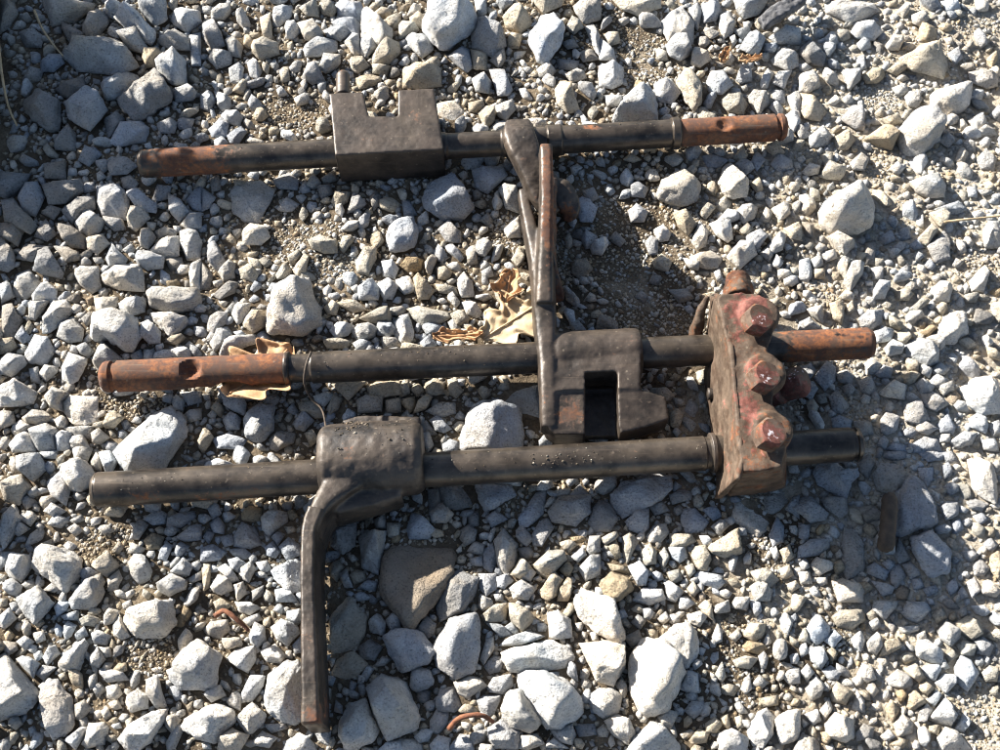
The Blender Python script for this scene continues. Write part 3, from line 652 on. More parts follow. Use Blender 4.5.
TRACE += '''
@0 300 5
d 0 20 50 10 100 90 60 180 0 200 | dull grey rock cut by the left edge above the middle rail
g 210 160 215 80 270 10 330 0 365 40 300 120 250 165
g 285 180 310 120 370 95 420 150 410 210 340 215
w 455 160 490 90 560 75 680 100 710 170 670 245 620 260 530 190 470 210 | humped white rock just above the left tip of the middle rail
w 705 120 740 100 800 160 800 215 745 215 715 180
w 750 60 860 65 940 90 900 140 850 180 780 110
g 600 30 640 0 730 0 720 60 660 85 610 60
g 480 0 590 0 590 40 520 80 485 60
g 140 80 150 0 240 0 200 50 170 90
w 125 260 170 170 230 180 270 250 220 315 140 310 | pale teardrop stone left of the middle rail
w 0 340 50 265 120 280 135 320 60 380 10 370
g 460 300 510 210 610 290 560 320 500 355 470 330
w 305 330 340 260 430 290 430 320 390 400 350 430 310 390
g 390 240 430 215 465 260 440 285 400 265
w 0 500 20 410 70 390 180 460 160 510 90 525 0 530 | bright white flat rock touching the left edge
g 195 370 220 325 285 330 280 360 230 400
g 150 350 190 340 195 410 160 405
w 310 510 350 480 490 490 490 600 430 630 360 620 320 560 | white boxy rock below the left tip of the middle rail
g 230 490 270 445 350 470 310 510 320 560 260 540
g 110 580 150 545 220 550 255 580 210 620 130 610
w 50 640 90 595 150 620 110 660 60 660
g 140 640 230 615 285 640 270 740 190 750 160 700
w 45 720 120 645 170 680 170 750 60 750
w 275 600 310 575 340 600 330 640 290 635
g 320 640 400 630 470 635 450 690 390 690
w 280 680 310 655 360 670 350 750 290 750
g 360 690 420 685 455 750 370 750
t 520 620 570 560 620 590 580 640 530 640
g 460 670 500 650 545 690 500 720 470 715
w 860 500 880 475 920 500 910 550 870 540
w 920 570 1000 540 1000 590 940 605
t 830 210 900 170 925 190 880 220
w 770 290 780 260 850 250 880 290
w 850 250 900 225 960 260 940 290 880 285
w 720 250 770 250 760 300 720 300
g 650 270 700 250 715 295 670 300
b 70 180 110 130 150 190 110 210
d 415 100 450 70 475 90 440 135
t 0 220 60 190 80 230 40 260 0 270
g 0 560 60 560 70 610 0 640
g 900 460 1000 450 1000 500 940 520
@0 230 3
w 330 660 440 560 510 530 555 560 555 620 480 725 380 725 | large pale slab between the left ends of the two lower rails
@200 300 5
b 35 120 90 60 135 60 130 110 70 165 40 150
g 160 70 190 25 250 20 240 90 190 120
t 215 110 260 65 335 60 335 120 270 165 225 140
g 50 210 130 130 155 165 100 230 70 250
w 95 230 120 180 270 170 280 210 200 225 170 280 100 280
g 275 180 320 155 355 190 300 200
t 625 40 660 5 695 30 680 75 640 70
t 680 20 740 0 800 20 830 50 770 60
t 800 90 900 30 955 80 950 110 860 110
w 650 150 700 105 775 130 740 180 680 190
w 760 155 840 110 890 140 870 180 800 205
t 620 200 680 185 760 205 730 240 640 240
g 890 110 960 120 990 160 940 185 890 170
g 910 190 980 190 1000 230 920 240
w 770 220 810 200 850 215 850 245 790 250
t 660 420 700 410 830 410 740 500
t 835 430 880 405 1000 405 1000 470 900 485 850 470
g 785 500 850 480 910 490 905 555 795 560
g 920 500 1000 490 1000 555 930 560
w 570 480 640 460 670 480 620 530 580 510
t 635 540 670 470 710 490 690 540 650 570
t 490 510 570 500 630 580 570 585 510 555
b 465 610 510 555 565 600 520 650 480 640
g 215 600 310 520 365 530 365 640 310 700 230 690 | half lit grey rock below the dry leaf under the middle rail
b 345 690 400 650 475 660 460 710 380 745 350 735
w 110 590 150 555 200 590 190 640 130 640
w 90 440 130 420 230 520 220 570 150 540
t 55 540 80 505 120 540 100 575
b 60 690 140 660 230 700 200 745 90 740
t 240 530 290 530 290 560 240 575
t 520 660 560 650 590 690 550 720
@400 300 5
t 40 40 90 20 240 50 250 80 200 110 110 120 60 80 | tan rock left of the pale dry leaf by the long fork
t 255 70 290 50 345 90 330 120 280 125
g 110 120 160 105 230 130 200 170 130 160
w -30 110 0 80 40 70 65 150 60 200 0 220 -25 180
w 95 210 150 170 180 220 150 240 100 240
w 310 10 350 0 410 60 380 80 330 60
t 315 130 350 115 375 140 340 155
b 315 640 360 540 480 500 590 540 620 630 615 750 420 770 315 750 | round topped rock half in blue shade, half lit, behind the lowest rail
g 495 495 560 370 710 365 720 620 640 620 530 520 | white and shaded rock under the middle rail beside the notched hub
t 115 410 170 385 220 410 215 460 140 470
t 240 400 280 385 310 450 280 480 245 460
t 0 400 40 400 45 460 0 480
t 50 440 90 415 115 450 90 475
t 5 510 70 480 75 530 50 555
t 70 560 130 470 160 480 130 540
g 135 550 200 510 270 510 275 560 200 580
b 150 600 190 580 255 640 220 660 180 650
b 210 710 250 690 300 700 290 750 220 750
d 90 620 130 600 180 660 120 670
w 360 530 420 500 480 500 400 540
t 390 450 430 435 455 470 420 495
b 760 670 790 670 810 710 780 715
@800 300 5
b 295 95 340 55 415 50 410 120 350 145 310 130
t 150 20 200 0 225 30 210 115 165 90
w 0 100 50 80 110 130 0 150
g 35 50 90 35 120 60 110 110 60 80
w 370 160 410 140 465 150 450 205 380 215
w 425 240 460 205 515 230 500 270 440 280
w 690 170 720 90 780 55 840 100 845 150 780 200 720 205 | oval white stone near the right edge, beyond the middle rail
g 530 220 600 180 700 240 690 310 630 330 540 280 | rough grey rock just right of the tip of the middle rail
t 530 290 600 320 590 360 540 345
w 600 320 660 350 640 390 600 360
w 635 190 670 175 720 230 700 245
o 610 160 660 125 685 140 640 180
b 380 360 420 320 470 335 450 385 400 380
w 660 340 700 315 740 350 720 370 670 370
w 400 460 470 400 530 430 520 495 420 480
t 515 380 560 355 600 370 570 410 530 420
w 580 420 610 390 670 430 650 470 610 470
w 655 395 690 380 740 400 700 440 670 425
g 690 430 760 405 775 450 720 475
r 735 480 775 450 805 480 780 520 745 510
b 520 530 600 500 650 600 600 620 530 600
b 610 470 660 450 740 520 680 555 620 530
w 805 430 880 380 960 370 1010 400 1010 560 920 565 850 520 | large white faceted rock at the right edge
w 850 590 890 565 945 620 930 660 860 630
b 405 600 440 555 500 580 490 640 440 670 410 650
b 690 620 740 560 785 630 770 660 710 655
b 580 610 640 600 690 640 640 670 590 650
b 520 650 560 630 590 660 560 680 525 670
b 570 710 640 670 700 680 720 750 580 750
b 80 380 140 300 185 330 180 390 130 440
b 185 360 240 340 275 370 260 420 200 400
b 150 480 190 440 250 520 210 560 170 540
b 165 590 200 575 260 600 250 635 170 630
b 300 400 360 370 385 440 350 470 310 450
b 215 430 260 410 280 440 250 480
b 270 600 360 605 370 660 310 670
b 10 330 60 305 85 340 50 390 20 390
b 20 400 70 400 90 440 60 490 20 470
t 680 40 710 10 735 40 710 70
g 530 80 580 50 620 80 570 115 535 105
w 760 700 830 650 890 660 870 710 800 730
w 950 620 1000 600 1000 670 970 680
w 920 700 980 690 1000 750 930 740
w 700 670 750 660 755 700 710 700
b 440 740 480 700 540 720 540 750
b 390 720 420 680 445 700 430 740
@0 450 5
w 300 130 330 70 390 40 460 90 480 150 400 205 340 190 | crumbly white rock at the left end of the lowest rail
w 450 60 480 15 510 50 500 100 460 90
w 500 20 550 0 590 60 560 110 530 110
g 0 190 50 130 100 120 150 180 90 265 20 250
g 80 30 190 15 235 90 160 150 110 90
g 50 40 90 30 110 110 60 120
w 190 10 290 0 280 40 220 40
g 370 0 460 0 440 60 380 40
b 230 160 300 105 350 190 330 275 290 250
g 0 320 65 260 100 340 20 480 0 490 | long grey rock cut by the left edge, level with the lowest rail
w 145 570 220 475 350 500 405 540 390 610 320 710 270 680 230 620 | bright white squared rock at the lower left
w 20 590 70 510 140 520 155 570 100 655 40 630
g 450 570 530 500 590 570 570 600 530 630 500 610
g 380 720 420 670 500 620 520 660 480 740 420 750
b 385 610 430 585 490 610 420 650
g 535 640 590 600 605 640 580 700 540 700
g 635 560 670 510 720 530 755 600 740 640 690 660 650 620
g 640 510 660 465 720 490 700 515
o 720 450 760 415 815 435 800 490 740 495 | small yellowish crumbly pebble below the left end of the lowest rail
g 645 440 700 345 735 370 690 440
g 715 340 780 290 830 320 820 360 760 370
b 830 370 860 330 960 300 970 330 900 380 850 390
b 880 430 960 370 1000 370 1000 440 920 450
w 785 660 850 615 930 650 920 690 840 725 795 700
w 850 600 910 530 960 580 940 620 880 620
w 795 540 830 460 860 480 830 550
w 215 300 260 260 320 300 270 335
g 195 260 250 230 285 250 220 290
w 110 350 150 300 180 330 150 375
w 335 390 370 365 410 400 370 425
g 340 350 400 320 415 345 370 360
w 365 230 400 210 430 235 390 250
w 15 680 60 640 110 680 90 730 40 715
g 0 510 40 510 40 570 0 580
g 110 670 160 645 175 690 130 690
g 140 210 180 180 195 220 160 235
b 100 250 150 230 180 260 130 290
g 65 410 105 360 140 390 90 425
g 560 510 590 450 610 480 590 510
w 220 700 260 665 300 690 270 710
w 490 390 530 370 570 400 520 420
w 870 510 900 460 940 480 890 540
g 930 640 1000 600 1000 640 950 655
@200 450 5
w 20 70 90 40 160 70 150 95 20 95
o 205 310 240 275 300 285 295 340 250 350 210 340
g 305 330 340 300 430 310 430 350 340 420 310 390
b 155 430 200 350 270 380 295 460 240 480 165 465
b 45 360 80 330 115 370 110 410 60 400
b 10 420 40 385 65 410 40 460
b 0 480 60 465 120 500 90 540 0 550
b 395 480 440 435 495 470 500 520 430 540
b 320 480 360 450 395 500 370 530 330 515
b 355 430 390 405 420 420 385 470
b 135 485 210 480 255 520 210 535 160 515
b 95 430 150 415 165 460 120 475
w 360 600 440 550 520 535 520 690 440 700 380 640 | white rounded rock touching the left side of the long arm
w 135 540 180 530 225 560 190 605 150 585
w 85 580 120 560 185 640 150 650
w 190 600 250 550 270 590 240 655 210 640
w 45 670 80 615 140 630 155 690 100 715 60 700
w 160 670 210 655 225 710 180 745
w 280 560 330 550 350 590 310 610
t 0 560 45 570 40 670 10 690
g 25 270 70 260 100 310 60 340
o 430 305 470 300 485 330 450 345
b 645 440 780 345 775 470 715 520 650 470
t 645 580 690 550 715 580 680 645 650 620
g 690 620 730 590 760 680 720 680
g 790 430 830 400 930 405 920 480 890 620 810 580
w 790 690 840 650 885 660 870 700
w 770 720 810 705 860 740 790 750
t 810 290 860 275 880 300 830 380
g 870 350 920 320 930 390 880 390
g 370 690 440 680 480 750 380 750
d 470 230 520 220 540 260 480 290
@330 500 3
r 150 230 180 130 380 115 385 150 340 260 260 360 235 380 150 270 | large flat slab with a rusty brown stain below the greasy hub
t -10 400 -5 290 40 275 105 345 95 400 60 450 5 470 | sandy boulder right of the long arm
g 105 560 150 515 230 540 270 650 260 680 170 720 130 650 | grey split rock right of the tip of the long arm
b 160 410 190 390 270 395 315 450 290 490 215 515 180 470 | dark five sided rock left of the smooth lilac grey rock
w 750 435 840 425 885 430 885 500 850 560 800 545 | white squared rock between two bigger white rocks, bottom centre
w 735 300 760 265 850 300 885 400 870 430 800 400 745 350 | white pitted rock above the white squared rock, bottom centre
@400 450 5
b 35 400 60 315 130 350 175 400 140 440 50 440
b 150 320 200 270 265 320 230 365 160 360
d 140 200 200 190 200 290 150 310
b 380 165 580 180 580 220 430 300 400 240 | wedge shaped shaded stone under the lowest rail
b 430 330 480 290 535 340 460 375
d 340 330 390 300 390 370 350 380
d 300 400 340 370 380 400 370 450 330 470 300 440
g 470 450 520 385 590 460 575 570 525 610 490 570 | upright stone with a lit foot and shaded top below the lowest rail
b 340 500 370 450 420 470 410 520
b 415 500 460 460 490 530 460 605 420 580
b 590 340 680 210 730 190 720 310 640 380 600 370
b 580 400 610 370 670 440 630 475 590 440
b 660 420 700 350 740 335 765 390 710 475 670 470
b 740 300 800 225 850 240 950 220 950 310 880 375 760 350
b 850 210 900 170 940 210 900 255 855 245
w 680 190 750 145 765 180 690 195
w 770 205 850 185 850 220 800 235
w 835 150 880 125 890 145 850 175
w 415 160 600 150 590 180 430 170
d 200 700 230 620 290 590 390 640 370 720 320 800 200 850 180 790 | dark shaded rock right of the rusty stained slab
b 395 620 480 615 480 690 430 725 400 690
b 485 635 540 615 565 650 520 690 490 680
t 555 620 600 540 660 590 600 640
w 590 630 640 580 680 610 650 655
w 550 690 610 645 680 690 640 745 570 740
t 670 570 740 500 820 500 830 550 740 640 690 610 | tan angular stone below the right half of the lowest rail
t 800 460 850 445 885 470 840 510
o 845 430 900 420 930 450 880 460
t 705 700 770 605 810 650 790 720 740 750 710 730
o 800 600 840 555 865 590 840 635
w 860 530 910 490 930 525 890 560
w 895 590 930 550 1000 520 1000 620 930 650
g 935 500 950 435 1000 430 1000 500 950 520
t 790 750 840 640 860 650 840 750
d 590 490 650 480 670 520 620 550
b 350 540 410 525 415 575 360 570
d 200 190 380 170 390 240 280 290 215 250
@600 450 5
d -55 360 -40 290 0 245 50 260 90 340 50 400 -20 400
b 60 210 110 150 260 110 350 120 370 180 310 240 120 325 70 270 | long slanted shaded slab below the lowest rail, left of the red housing
b 130 350 190 295 245 285 245 380 210 410 150 390
d 250 270 320 245 350 290 280 315
d 355 220 400 190 460 200 455 240 370 260
b 410 340 420 285 480 280 545 350 520 390 440 405
b 520 290 560 275 615 320 570 345
d 560 380 600 345 650 370 600 420
g 645 300 700 250 760 225 865 340 840 380 800 420 690 350 | flat grey rock just below the foot of the red housing
w 240 420 270 370 330 360 350 400 310 450 255 455
b 850 420 890 330 925 380 920 450 870 475
d 835 220 1000 150 1000 200 890 300 840 280
d 935 290 970 230 1000 220 1000 330
t 545 480 690 390 710 510 640 530 570 510 | tan triangular rock lit beside dark soil below the red housing
t 460 520 480 480 530 475 560 540 530 595 490 590
t 355 410 460 410 480 450 430 480 360 470
w 350 480 430 470 440 530 400 555 365 530
t 110 430 150 405 195 450 140 560 120 530
t 5 440 80 405 90 425 30 470
o 40 470 80 440 105 530 80 540
t 205 510 250 465 285 500 280 560 230 570
t 290 520 330 485 350 530 320 590
w 145 580 200 550 245 600 230 670 190 670
o 0 670 60 610 140 640 170 690 100 750 40 750 | brown rounded stone above the two big white rocks, bottom centre
w 475 620 500 595 600 620 625 660 590 690 510 660
w 165 745 220 685 310 690 330 740 250 770
w 325 660 350 650 420 700 380 750 340 740
t 340 610 400 590 415 640 370 660
t 440 690 470 655 500 700 470 730
w 590 710 630 690 660 710 640 740
g 755 680 800 650 860 700 850 750 780 750
t 760 600 840 585 900 640 840 690 790 650
t 900 500 950 470 970 530 930 560
w 855 490 880 475 900 520 880 550
t 905 590 950 570 970 620 920 640
t 935 670 980 650 1000 680 960 705
o 40 565 140 580 140 610 60 600
t 430 580 460 565 480 600 450 630
@800 450 5
b 75 100 110 40 160 35 240 95 300 80 300 130 260 160 240 240 100 160 | heart shaped blue grey rock in the shadow of the red housing
d 375 110 410 60 470 60 550 130 480 210 390 190 | dark rounded rock overlapping the large blue rock in the right shadow
b 480 230 550 120 580 125 650 220 710 330 690 360 520 420 485 410 | large blue grey wedge rock in the right shadow
b 215 60 260 30 270 60 240 95
d 300 50 350 15 380 60 350 130 310 100
b 220 480 230 380 290 390 325 450 340 580 250 635 220 560 | upright oblong rock at the lower edge of the right shadow
b 565 440 640 400 700 430 760 500 750 610 650 630 600 560 570 500 | broad pale blue rock below the large wedge in the right shadow
b -30 290 0 240 60 220 145 310 130 345 60 355
d 110 240 180 225 240 240 240 310 200 335 130 280
b 0 360 50 380 40 445 0 430
b 0 480 60 440 150 430 150 480 100 520 0 530
d 480 520 500 435 560 540 500 560
b 460 600 500 560 540 620 490 685 465 660
b 345 580 380 555 450 600 430 645 350 610
b 520 570 560 560 605 620 560 640
b 420 560 450 540 480 570 455 600
b 370 650 470 670 465 710 420 720
r 485 700 520 670 560 690 540 740 500 735
b 600 90 670 85 670 140 640 175 605 140
b 700 290 740 255 785 265 790 320 730 350
b 835 260 880 240 945 270 910 305 850 290
b 870 330 910 315 945 340 900 375
b 760 360 800 345 820 390 770 420
w 845 50 900 35 970 60 995 150 980 270 920 230 870 190 | glaring white tongue shaped rock at the right edge
b 720 180 760 160 800 200 750 225
b 715 80 750 65 770 110 730 145
b 720 10 770 0 800 60 740 55
b 600 0 740 0 720 40 650 50
b 430 0 540 0 530 30 480 45 430 30
b 870 580 910 540 950 590 920 625 880 620
b 810 510 870 500 890 540 850 555
t 955 540 1000 500 1000 640 960 600
b 840 660 880 635 920 690 870 730
b 740 670 780 640 800 690 760 720
b 565 640 610 640 625 680 580 690
b 625 690 680 670 695 700 650 725
w 60 570 90 530 170 560 165 590 100 620
w 0 560 30 540 50 580 20 600
w 170 650 220 635 330 700 320 750 200 750 | white rough rock just below the right shadow
t 290 660 340 650 370 685 330 710
w 0 610 50 600 60 660 10 660
w 80 635 140 630 140 660 110 670
t 170 560 210 540 230 590 190 615
b 800 710 820 680 845 725 810 740
b 920 470 960 440 990 470 960 510
@0 600 5
g -30 290 20 260 100 380 200 470 180 510 120 560 -20 605 | large grey slab with a pitted lit face at the left edge, lower left
b 205 440 240 395 290 400 355 480 370 620 330 670 260 695 230 620 210 540 | blue grey upright rock right of the large lower left slab
g 370 540 420 500 455 545 400 605 375 590
w 325 700 400 640 440 640 410 700 380 745
g 410 720 450 620 520 615 545 640 520 720 440 740
w 590 690 640 630 760 560 835 540 830 580 750 710 680 760 620 740 | long white pitted rock at the bottom left
w 615 110 640 40 700 15 850 0 870 110 820 180 690 190 640 150 | broad white boulder left of the long arm, lower left
w 565 130 600 80 650 180 610 200 570 180
w 270 30 300 0 345 10 330 50 285 80
w 0 90 50 45 85 95 30 145 0 130
t 390 100 440 75 500 95 470 130 410 125
w 455 170 490 150 555 180 530 225 470 215
g 375 180 420 135 440 180 390 200
w 300 330 340 260 420 195 440 230 400 350 340 360
w 215 290 280 230 300 270 240 325
g 455 290 490 240 530 300 500 340 460 325
w 500 240 550 240 560 280 520 290
w 505 345 550 345 640 400 540 410
w 540 440 590 425 610 470 580 500 545 490
g 465 440 500 415 530 450 490 485
w 550 520 590 500 610 540 570 550
g 510 560 540 540 560 580 530 600
w 730 400 790 380 830 530 780 540 740 470
w 630 520 690 450 745 480 740 540 660 560
b 850 440 890 430 920 490 880 500
g 90 300 150 290 200 320 170 390
w 90 210 130 180 170 210 130 250
w 170 170 220 160 230 200 190 215
g 315 160 340 110 380 130 360 180 330 200
g 825 580 880 570 905 600 870 670 830 630
b 0 210 80 215 90 250 40 280
g 50 590 90 580 115 620 80 645
w 520 110 550 40 600 60 580 110 530 125
g 310 80 390 55 390 100 330 100
b 180 370 220 330 280 340 220 400
@0 500 3
w 505 530 590 415 665 470 640 570 540 570 | pale rock with a shaded right face, lower left of the long arm
g 45 300 115 260 160 310 105 370 80 350
g 205 300 250 235 300 230 310 280 280 325 215 325
@200 600 5
w -90 620 -70 580 80 510 160 545 170 610 70 710 0 700 -80 650 | smooth white oval rock near the bottom edge, left of the arm
w 10 140 60 100 125 90 135 140 90 185 30 165
w 240 170 270 110 315 130 320 190 280 230 245 205
w 350 130 400 90 470 110 490 160 430 225 380 190
w 430 50 490 40 510 90 470 120 435 85
b 460 220 500 175 515 250 470 260
w 130 290 170 240 265 225 270 290 235 360 180 330
w 300 250 370 215 425 270 400 310 330 300
w 205 470 250 370 320 380 310 430 260 500 210 510
g 135 510 180 460 210 480 200 550 150 530
w 305 490 330 370 420 300 480 300 510 320 500 600 470 620 400 610 330 550 | tall white rock leaning on the tip of the long arm
w 180 590 260 515 325 570 320 610 240 675 | white chunky stone between the oval rock and the tall rock
g 250 720 310 655 380 690 340 735
g 95 700 160 640 240 680 200 750 90 750
w 400 760 430 700 490 660 560 710 580 760
w 555 640 600 615 650 650 640 725 590 700
w 690 600 740 520 820 490 890 650 870 690 780 750 720 740 690 650 | bright white rock just right of the tip of the long arm
t 650 370 680 300 760 265 830 320 780 370 690 410
w 930 100 970 55 1000 60 1000 140 950 140
d 790 230 850 190 910 230 870 300 800 280
w 800 380 840 325 865 345 830 400
w 865 330 910 280 960 290 920 320
g 20 470 100 430 130 480 60 510
w 890 745 960 700 1000 690 1020 750 950 775
w 210 90 280 60 300 90 240 120
w 360 40 390 10 420 30 400 60
w 170 0 230 0 290 30 240 60 190 50
g 320 620 420 620 430 640 360 660
@400 600 5
b 160 230 260 80 340 50 405 80 400 250 370 340 280 390 180 320 | smooth lilac grey rock in the shade, bottom centre
d 85 150 130 80 180 120 170 170 130 195
t 410 70 480 20 535 15 525 100 430 105
t 545 10 570 10 675 90 610 150 560 110
g 400 290 430 200 465 185 470 240 420 320
b 425 330 470 275 520 290 500 350 450 365
b 440 440 470 390 555 370 560 430 520 470 450 460
g 270 410 340 375 400 390 435 430 340 490 290 460
b 180 520 200 440 270 430 310 530 270 555 190 550
b 385 500 420 480 505 475 470 570 440 585 400 550
g 505 530 540 460 610 440 720 600 650 665 560 640 510 590 | shaded grey rock tucked under the big white oval rock, bottom centre
w 590 390 630 350 720 345 850 410 910 510 900 560 800 640 730 630 640 510 | big white oval rock at the bottom centre
w 510 260 570 235 760 200 830 230 870 290 820 340 620 350 550 355 | white oblong rock lying above the big white oval rock
g 500 225 530 195 640 150 720 180 690 195 590 225
w 740 70 790 55 850 100 860 185 800 195 750 185
b 440 640 510 600 600 660 590 745 480 740 445 700
g 600 680 680 670 715 720 640 750 600 740
b 340 680 400 645 440 650 420 700 370 720
b 150 600 180 550 240 560 240 610 190 665 150 650
w 70 680 110 640 165 650 140 700 90 710
w 150 720 190 675 250 690 240 760 160 760
b 240 740 300 670 360 680 370 760
w 755 650 860 620 880 670 860 720 800 710
g 720 740 770 690 840 740
w 0 690 60 690 110 720 110 760 0 760
b 940 500 1000 440 1010 570 960 560
d 875 620 970 620 980 670 900 680
g 520 140 560 110 590 150 570 165
d 430 110 500 120 560 170 500 180
d 80 450 150 450 140 510 90 500
@600 600 5
w 145 380 155 260 220 205 310 215 380 270 425 370 350 530 240 590 190 530 150 440 | largest white rock, egg shaped and pitted, at the bottom
w 300 200 390 110 430 100 490 160 495 250 440 330 410 310 370 250 | white rock peeking out behind the egg shaped rock, bottom
w -40 470 0 440 60 440 110 480 90 560 20 590 -30 560
g 75 420 110 390 140 450 120 490
g 25 610 80 570 150 610 180 670 140 720 70 680
w 140 760 170 690 260 610 310 620 390 720 395 760 | white rock cut by the bottom edge below the egg shaped rock
g 290 580 320 550 395 560 350 645 310 630
g 400 440 440 350 490 370 495 460 430 455
g 425 550 460 505 520 510 510 560 470 590
w 440 70 500 55 535 80 500 130 450 110
t 495 30 530 0 560 30 570 100 520 60
w 290 90 330 55 350 90 320 115
d 120 190 190 155 215 210 160 240
d 160 110 190 75 230 100 200 145
w 565 180 590 120 610 150 610 200 580 210
w 650 180 690 145 705 180 680 205
t 720 160 760 110 830 120 820 180 770 205 725 180
o 720 230 735 200 800 210 835 240 800 265 740 255 | small orange brown stone among fine gravel, lower right
t 670 300 730 275 790 290 750 340 690 330
t 580 370 610 310 630 380 610 410
t 605 440 640 415 695 430 670 475 620 465
g 765 420 800 375 845 410 810 440
w 920 380 970 330 1000 340 1000 410 950 415
w 590 670 660 640 740 690 730 760 600 760
w 745 650 790 560 840 535 880 580 870 670 820 740 770 720 | pale upright rock at the bottom, left of its white neighbour
w 875 600 930 560 1000 545 1010 600 1000 690 910 720 | bright white rounded rock at the bottom, lower right
t 450 700 490 650 545 660 530 710 470 720
t 800 490 890 475 890 520 820 530
t 530 620 570 590 610 620 580 660 530 660
w 675 520 700 510 740 560 700 565
w 900 90 930 60 970 100 940 180 910 140
w 750 0 800 0 810 50 780 80
w 850 60 875 30 900 60 870 85
w 820 210 840 170 855 210 830 225
w 710 440 750 370 760 440 730 465
t 680 590 710 580 720 630 690 640
@800 600 5
w 40 140 80 70 110 75 155 130 150 180 90 215 60 190 | white egg like stone in the fine gravel, lower right
t 170 80 210 45 320 40 335 90 270 140 200 125 | cream slab stone below the right shadow
g 375 40 380 0 500 0 490 30 430 90
w 520 50 550 0 650 0 670 40 600 105 550 80 | white six sided stone at the lower edge of the right shadow
t 675 70 720 30 745 80 700 105
t 790 110 850 75 910 100 930 160 870 195 820 160
g 700 150 740 100 820 150 810 190 760 225 720 190
w 590 240 600 195 650 190 730 250 720 310 650 300 600 270 | flat smooth pale stone in the lower right gravel
t 800 220 830 195 890 220 880 270 820 265
w 785 330 820 275 870 290 905 360 850 450 800 400 | glaring white oval stone near the right edge, lower right
w 690 410 730 365 785 370 780 420 740 460
b 445 390 500 340 570 380 570 420 530 440 460 420
t 535 340 590 310 640 380 610 405 560 370
w 295 370 320 315 365 330 385 390 340 405
w 340 210 390 160 425 190 390 265 350 250
t 410 270 440 200 500 180 510 215 450 265
t 505 280 560 255 590 290 540 310
w 130 200 180 145 215 185 170 235
g 50 240 110 230 145 290 110 340 60 300
o 145 250 175 235 190 270 160 310
b 120 350 160 325 210 360 190 395 150 390
g 35 440 80 380 130 420 110 480 60 500
t 160 470 190 405 265 460 230 520 170 500
w 5 360 40 320 75 360 40 400
w 340 440 370 405 400 450 375 480
w 265 540 290 450 325 500 325 560
t 545 480 580 445 640 510 590 545 550 540
b 600 570 640 520 670 545 630 610 600 600
w 650 490 690 445 720 470 680 525
w 660 590 740 480 800 570 770 625 | white triangular stone at the lower right
w 790 640 830 565 870 600 830 655
w 700 690 740 630 800 650 870 740 720 760 | white rock cut by the bottom edge near the right corner
w 475 620 520 570 575 610 570 660 500 680
t 435 540 460 500 500 550 470 605
w 130 620 180 565 270 600 280 680 230 710 140 680 | white two faced rock at the bottom, lower right
d 280 670 320 620 370 640 360 690 290 700
w 30 570 90 545 110 600 70 620
w 105 550 150 490 165 540 130 595
w 410 680 450 645 480 680 440 705
t 460 720 500 685 545 700 520 740
t 600 430 640 405 680 440 640 475
o 490 460 520 440 540 470 510 510
t 920 360 960 325 1000 340 990 400 940 400
b 880 190 930 180 985 220 960 270 900 260
t 940 180 970 150 1000 160 1000 195
t 960 450 1000 410 1000 480
w 265 190 310 150 335 200 310 250 280 230
w 350 110 390 80 410 110 380 150
t 0 170 30 135 60 215 0 200
w 0 230 30 215 45 260 10 280
w 510 130 600 120 600 150 530 160
w 590 170 630 150 640 190 600 190
'''
# ------------------------------------------------------------------ where the iron lies (needed to bed the stones under it)
RAIL1 = (U(140, 164, .0145), U(785, 127, .0135), .0083)
RAIL2 = (U(102, 377, .0160), U(872, 343, .0185), .0085)
RAIL3 = (U(94, 490, .0155), U(860, 444, .0195), .0090)
def pt_rail(rail, px):
    """point on a rail's axis where the photograph shows column px"""
    A, B, r = rail
    lo, hi = 0.0, 1.0
    for _ in range(40):
        m = (lo + hi) / 2
        P = A + (B - A) * m - CAM
        u = P[0] / (P @ FWD) * F + 500
        if u < px: lo = m
        else: hi = m
    return A + (B - A) * lo

FOOT = []                                   # (x, y, radius, free height below)
for rail in (RAIL1, RAIL2, RAIL3):
    for t in np.linspace(0, 1, 60):
        P = rail[0] + (rail[1] - rail[0]) * t
        FOOT.append((P[0], P[1], rail[2] * 0.9, P[2] - rail[2] - 0.0005))
def foot_px(pts, rad, free):
    for a, b, z in pts:
        P = U(a, b, z); FOOT.append((P[0], P[1], rad, free))
foot_px([(x, y, .018) for x in range(338, 446, 12) for y in (100, 125, 150)], .008, .0035)
foot_px([(x, y, .02) for x in range(330, 424, 12) for y in (425, 450, 480)], .008, .005)
foot_px([(x, y, .02) for x in range(550, 668, 12) for y in (350, 380, 415)], .008, .004)
foot_px([(x, y, .03) for x in range(712, 786, 12) for y in range(296, 492, 14)], .009, .0015)
foot_px([(305 + (y - 520) * .06, y, .02) for y in range(505, 722, 10)], .006, .003)
foot_px([(543, y, .02) for y in range(190, 340, 10)], .007, .003)
foot_px([(515 + (y - 130) * .5, y, .02) for y in range(130, 222, 10)], .008, .003)
FOOT = np.array(FOOT)

def free_height(xy):
    """lowest underside of the iron above any of these ground points"""
    d = np.hypot(xy[:, None, 0] - FOOT[None, :, 0], xy[:, None, 1] - FOOT[None, :, 1]) - FOOT[None, :, 2]
    h = np.where(d < 0, FOOT[None, :, 3], 1.0)
    return h.min()

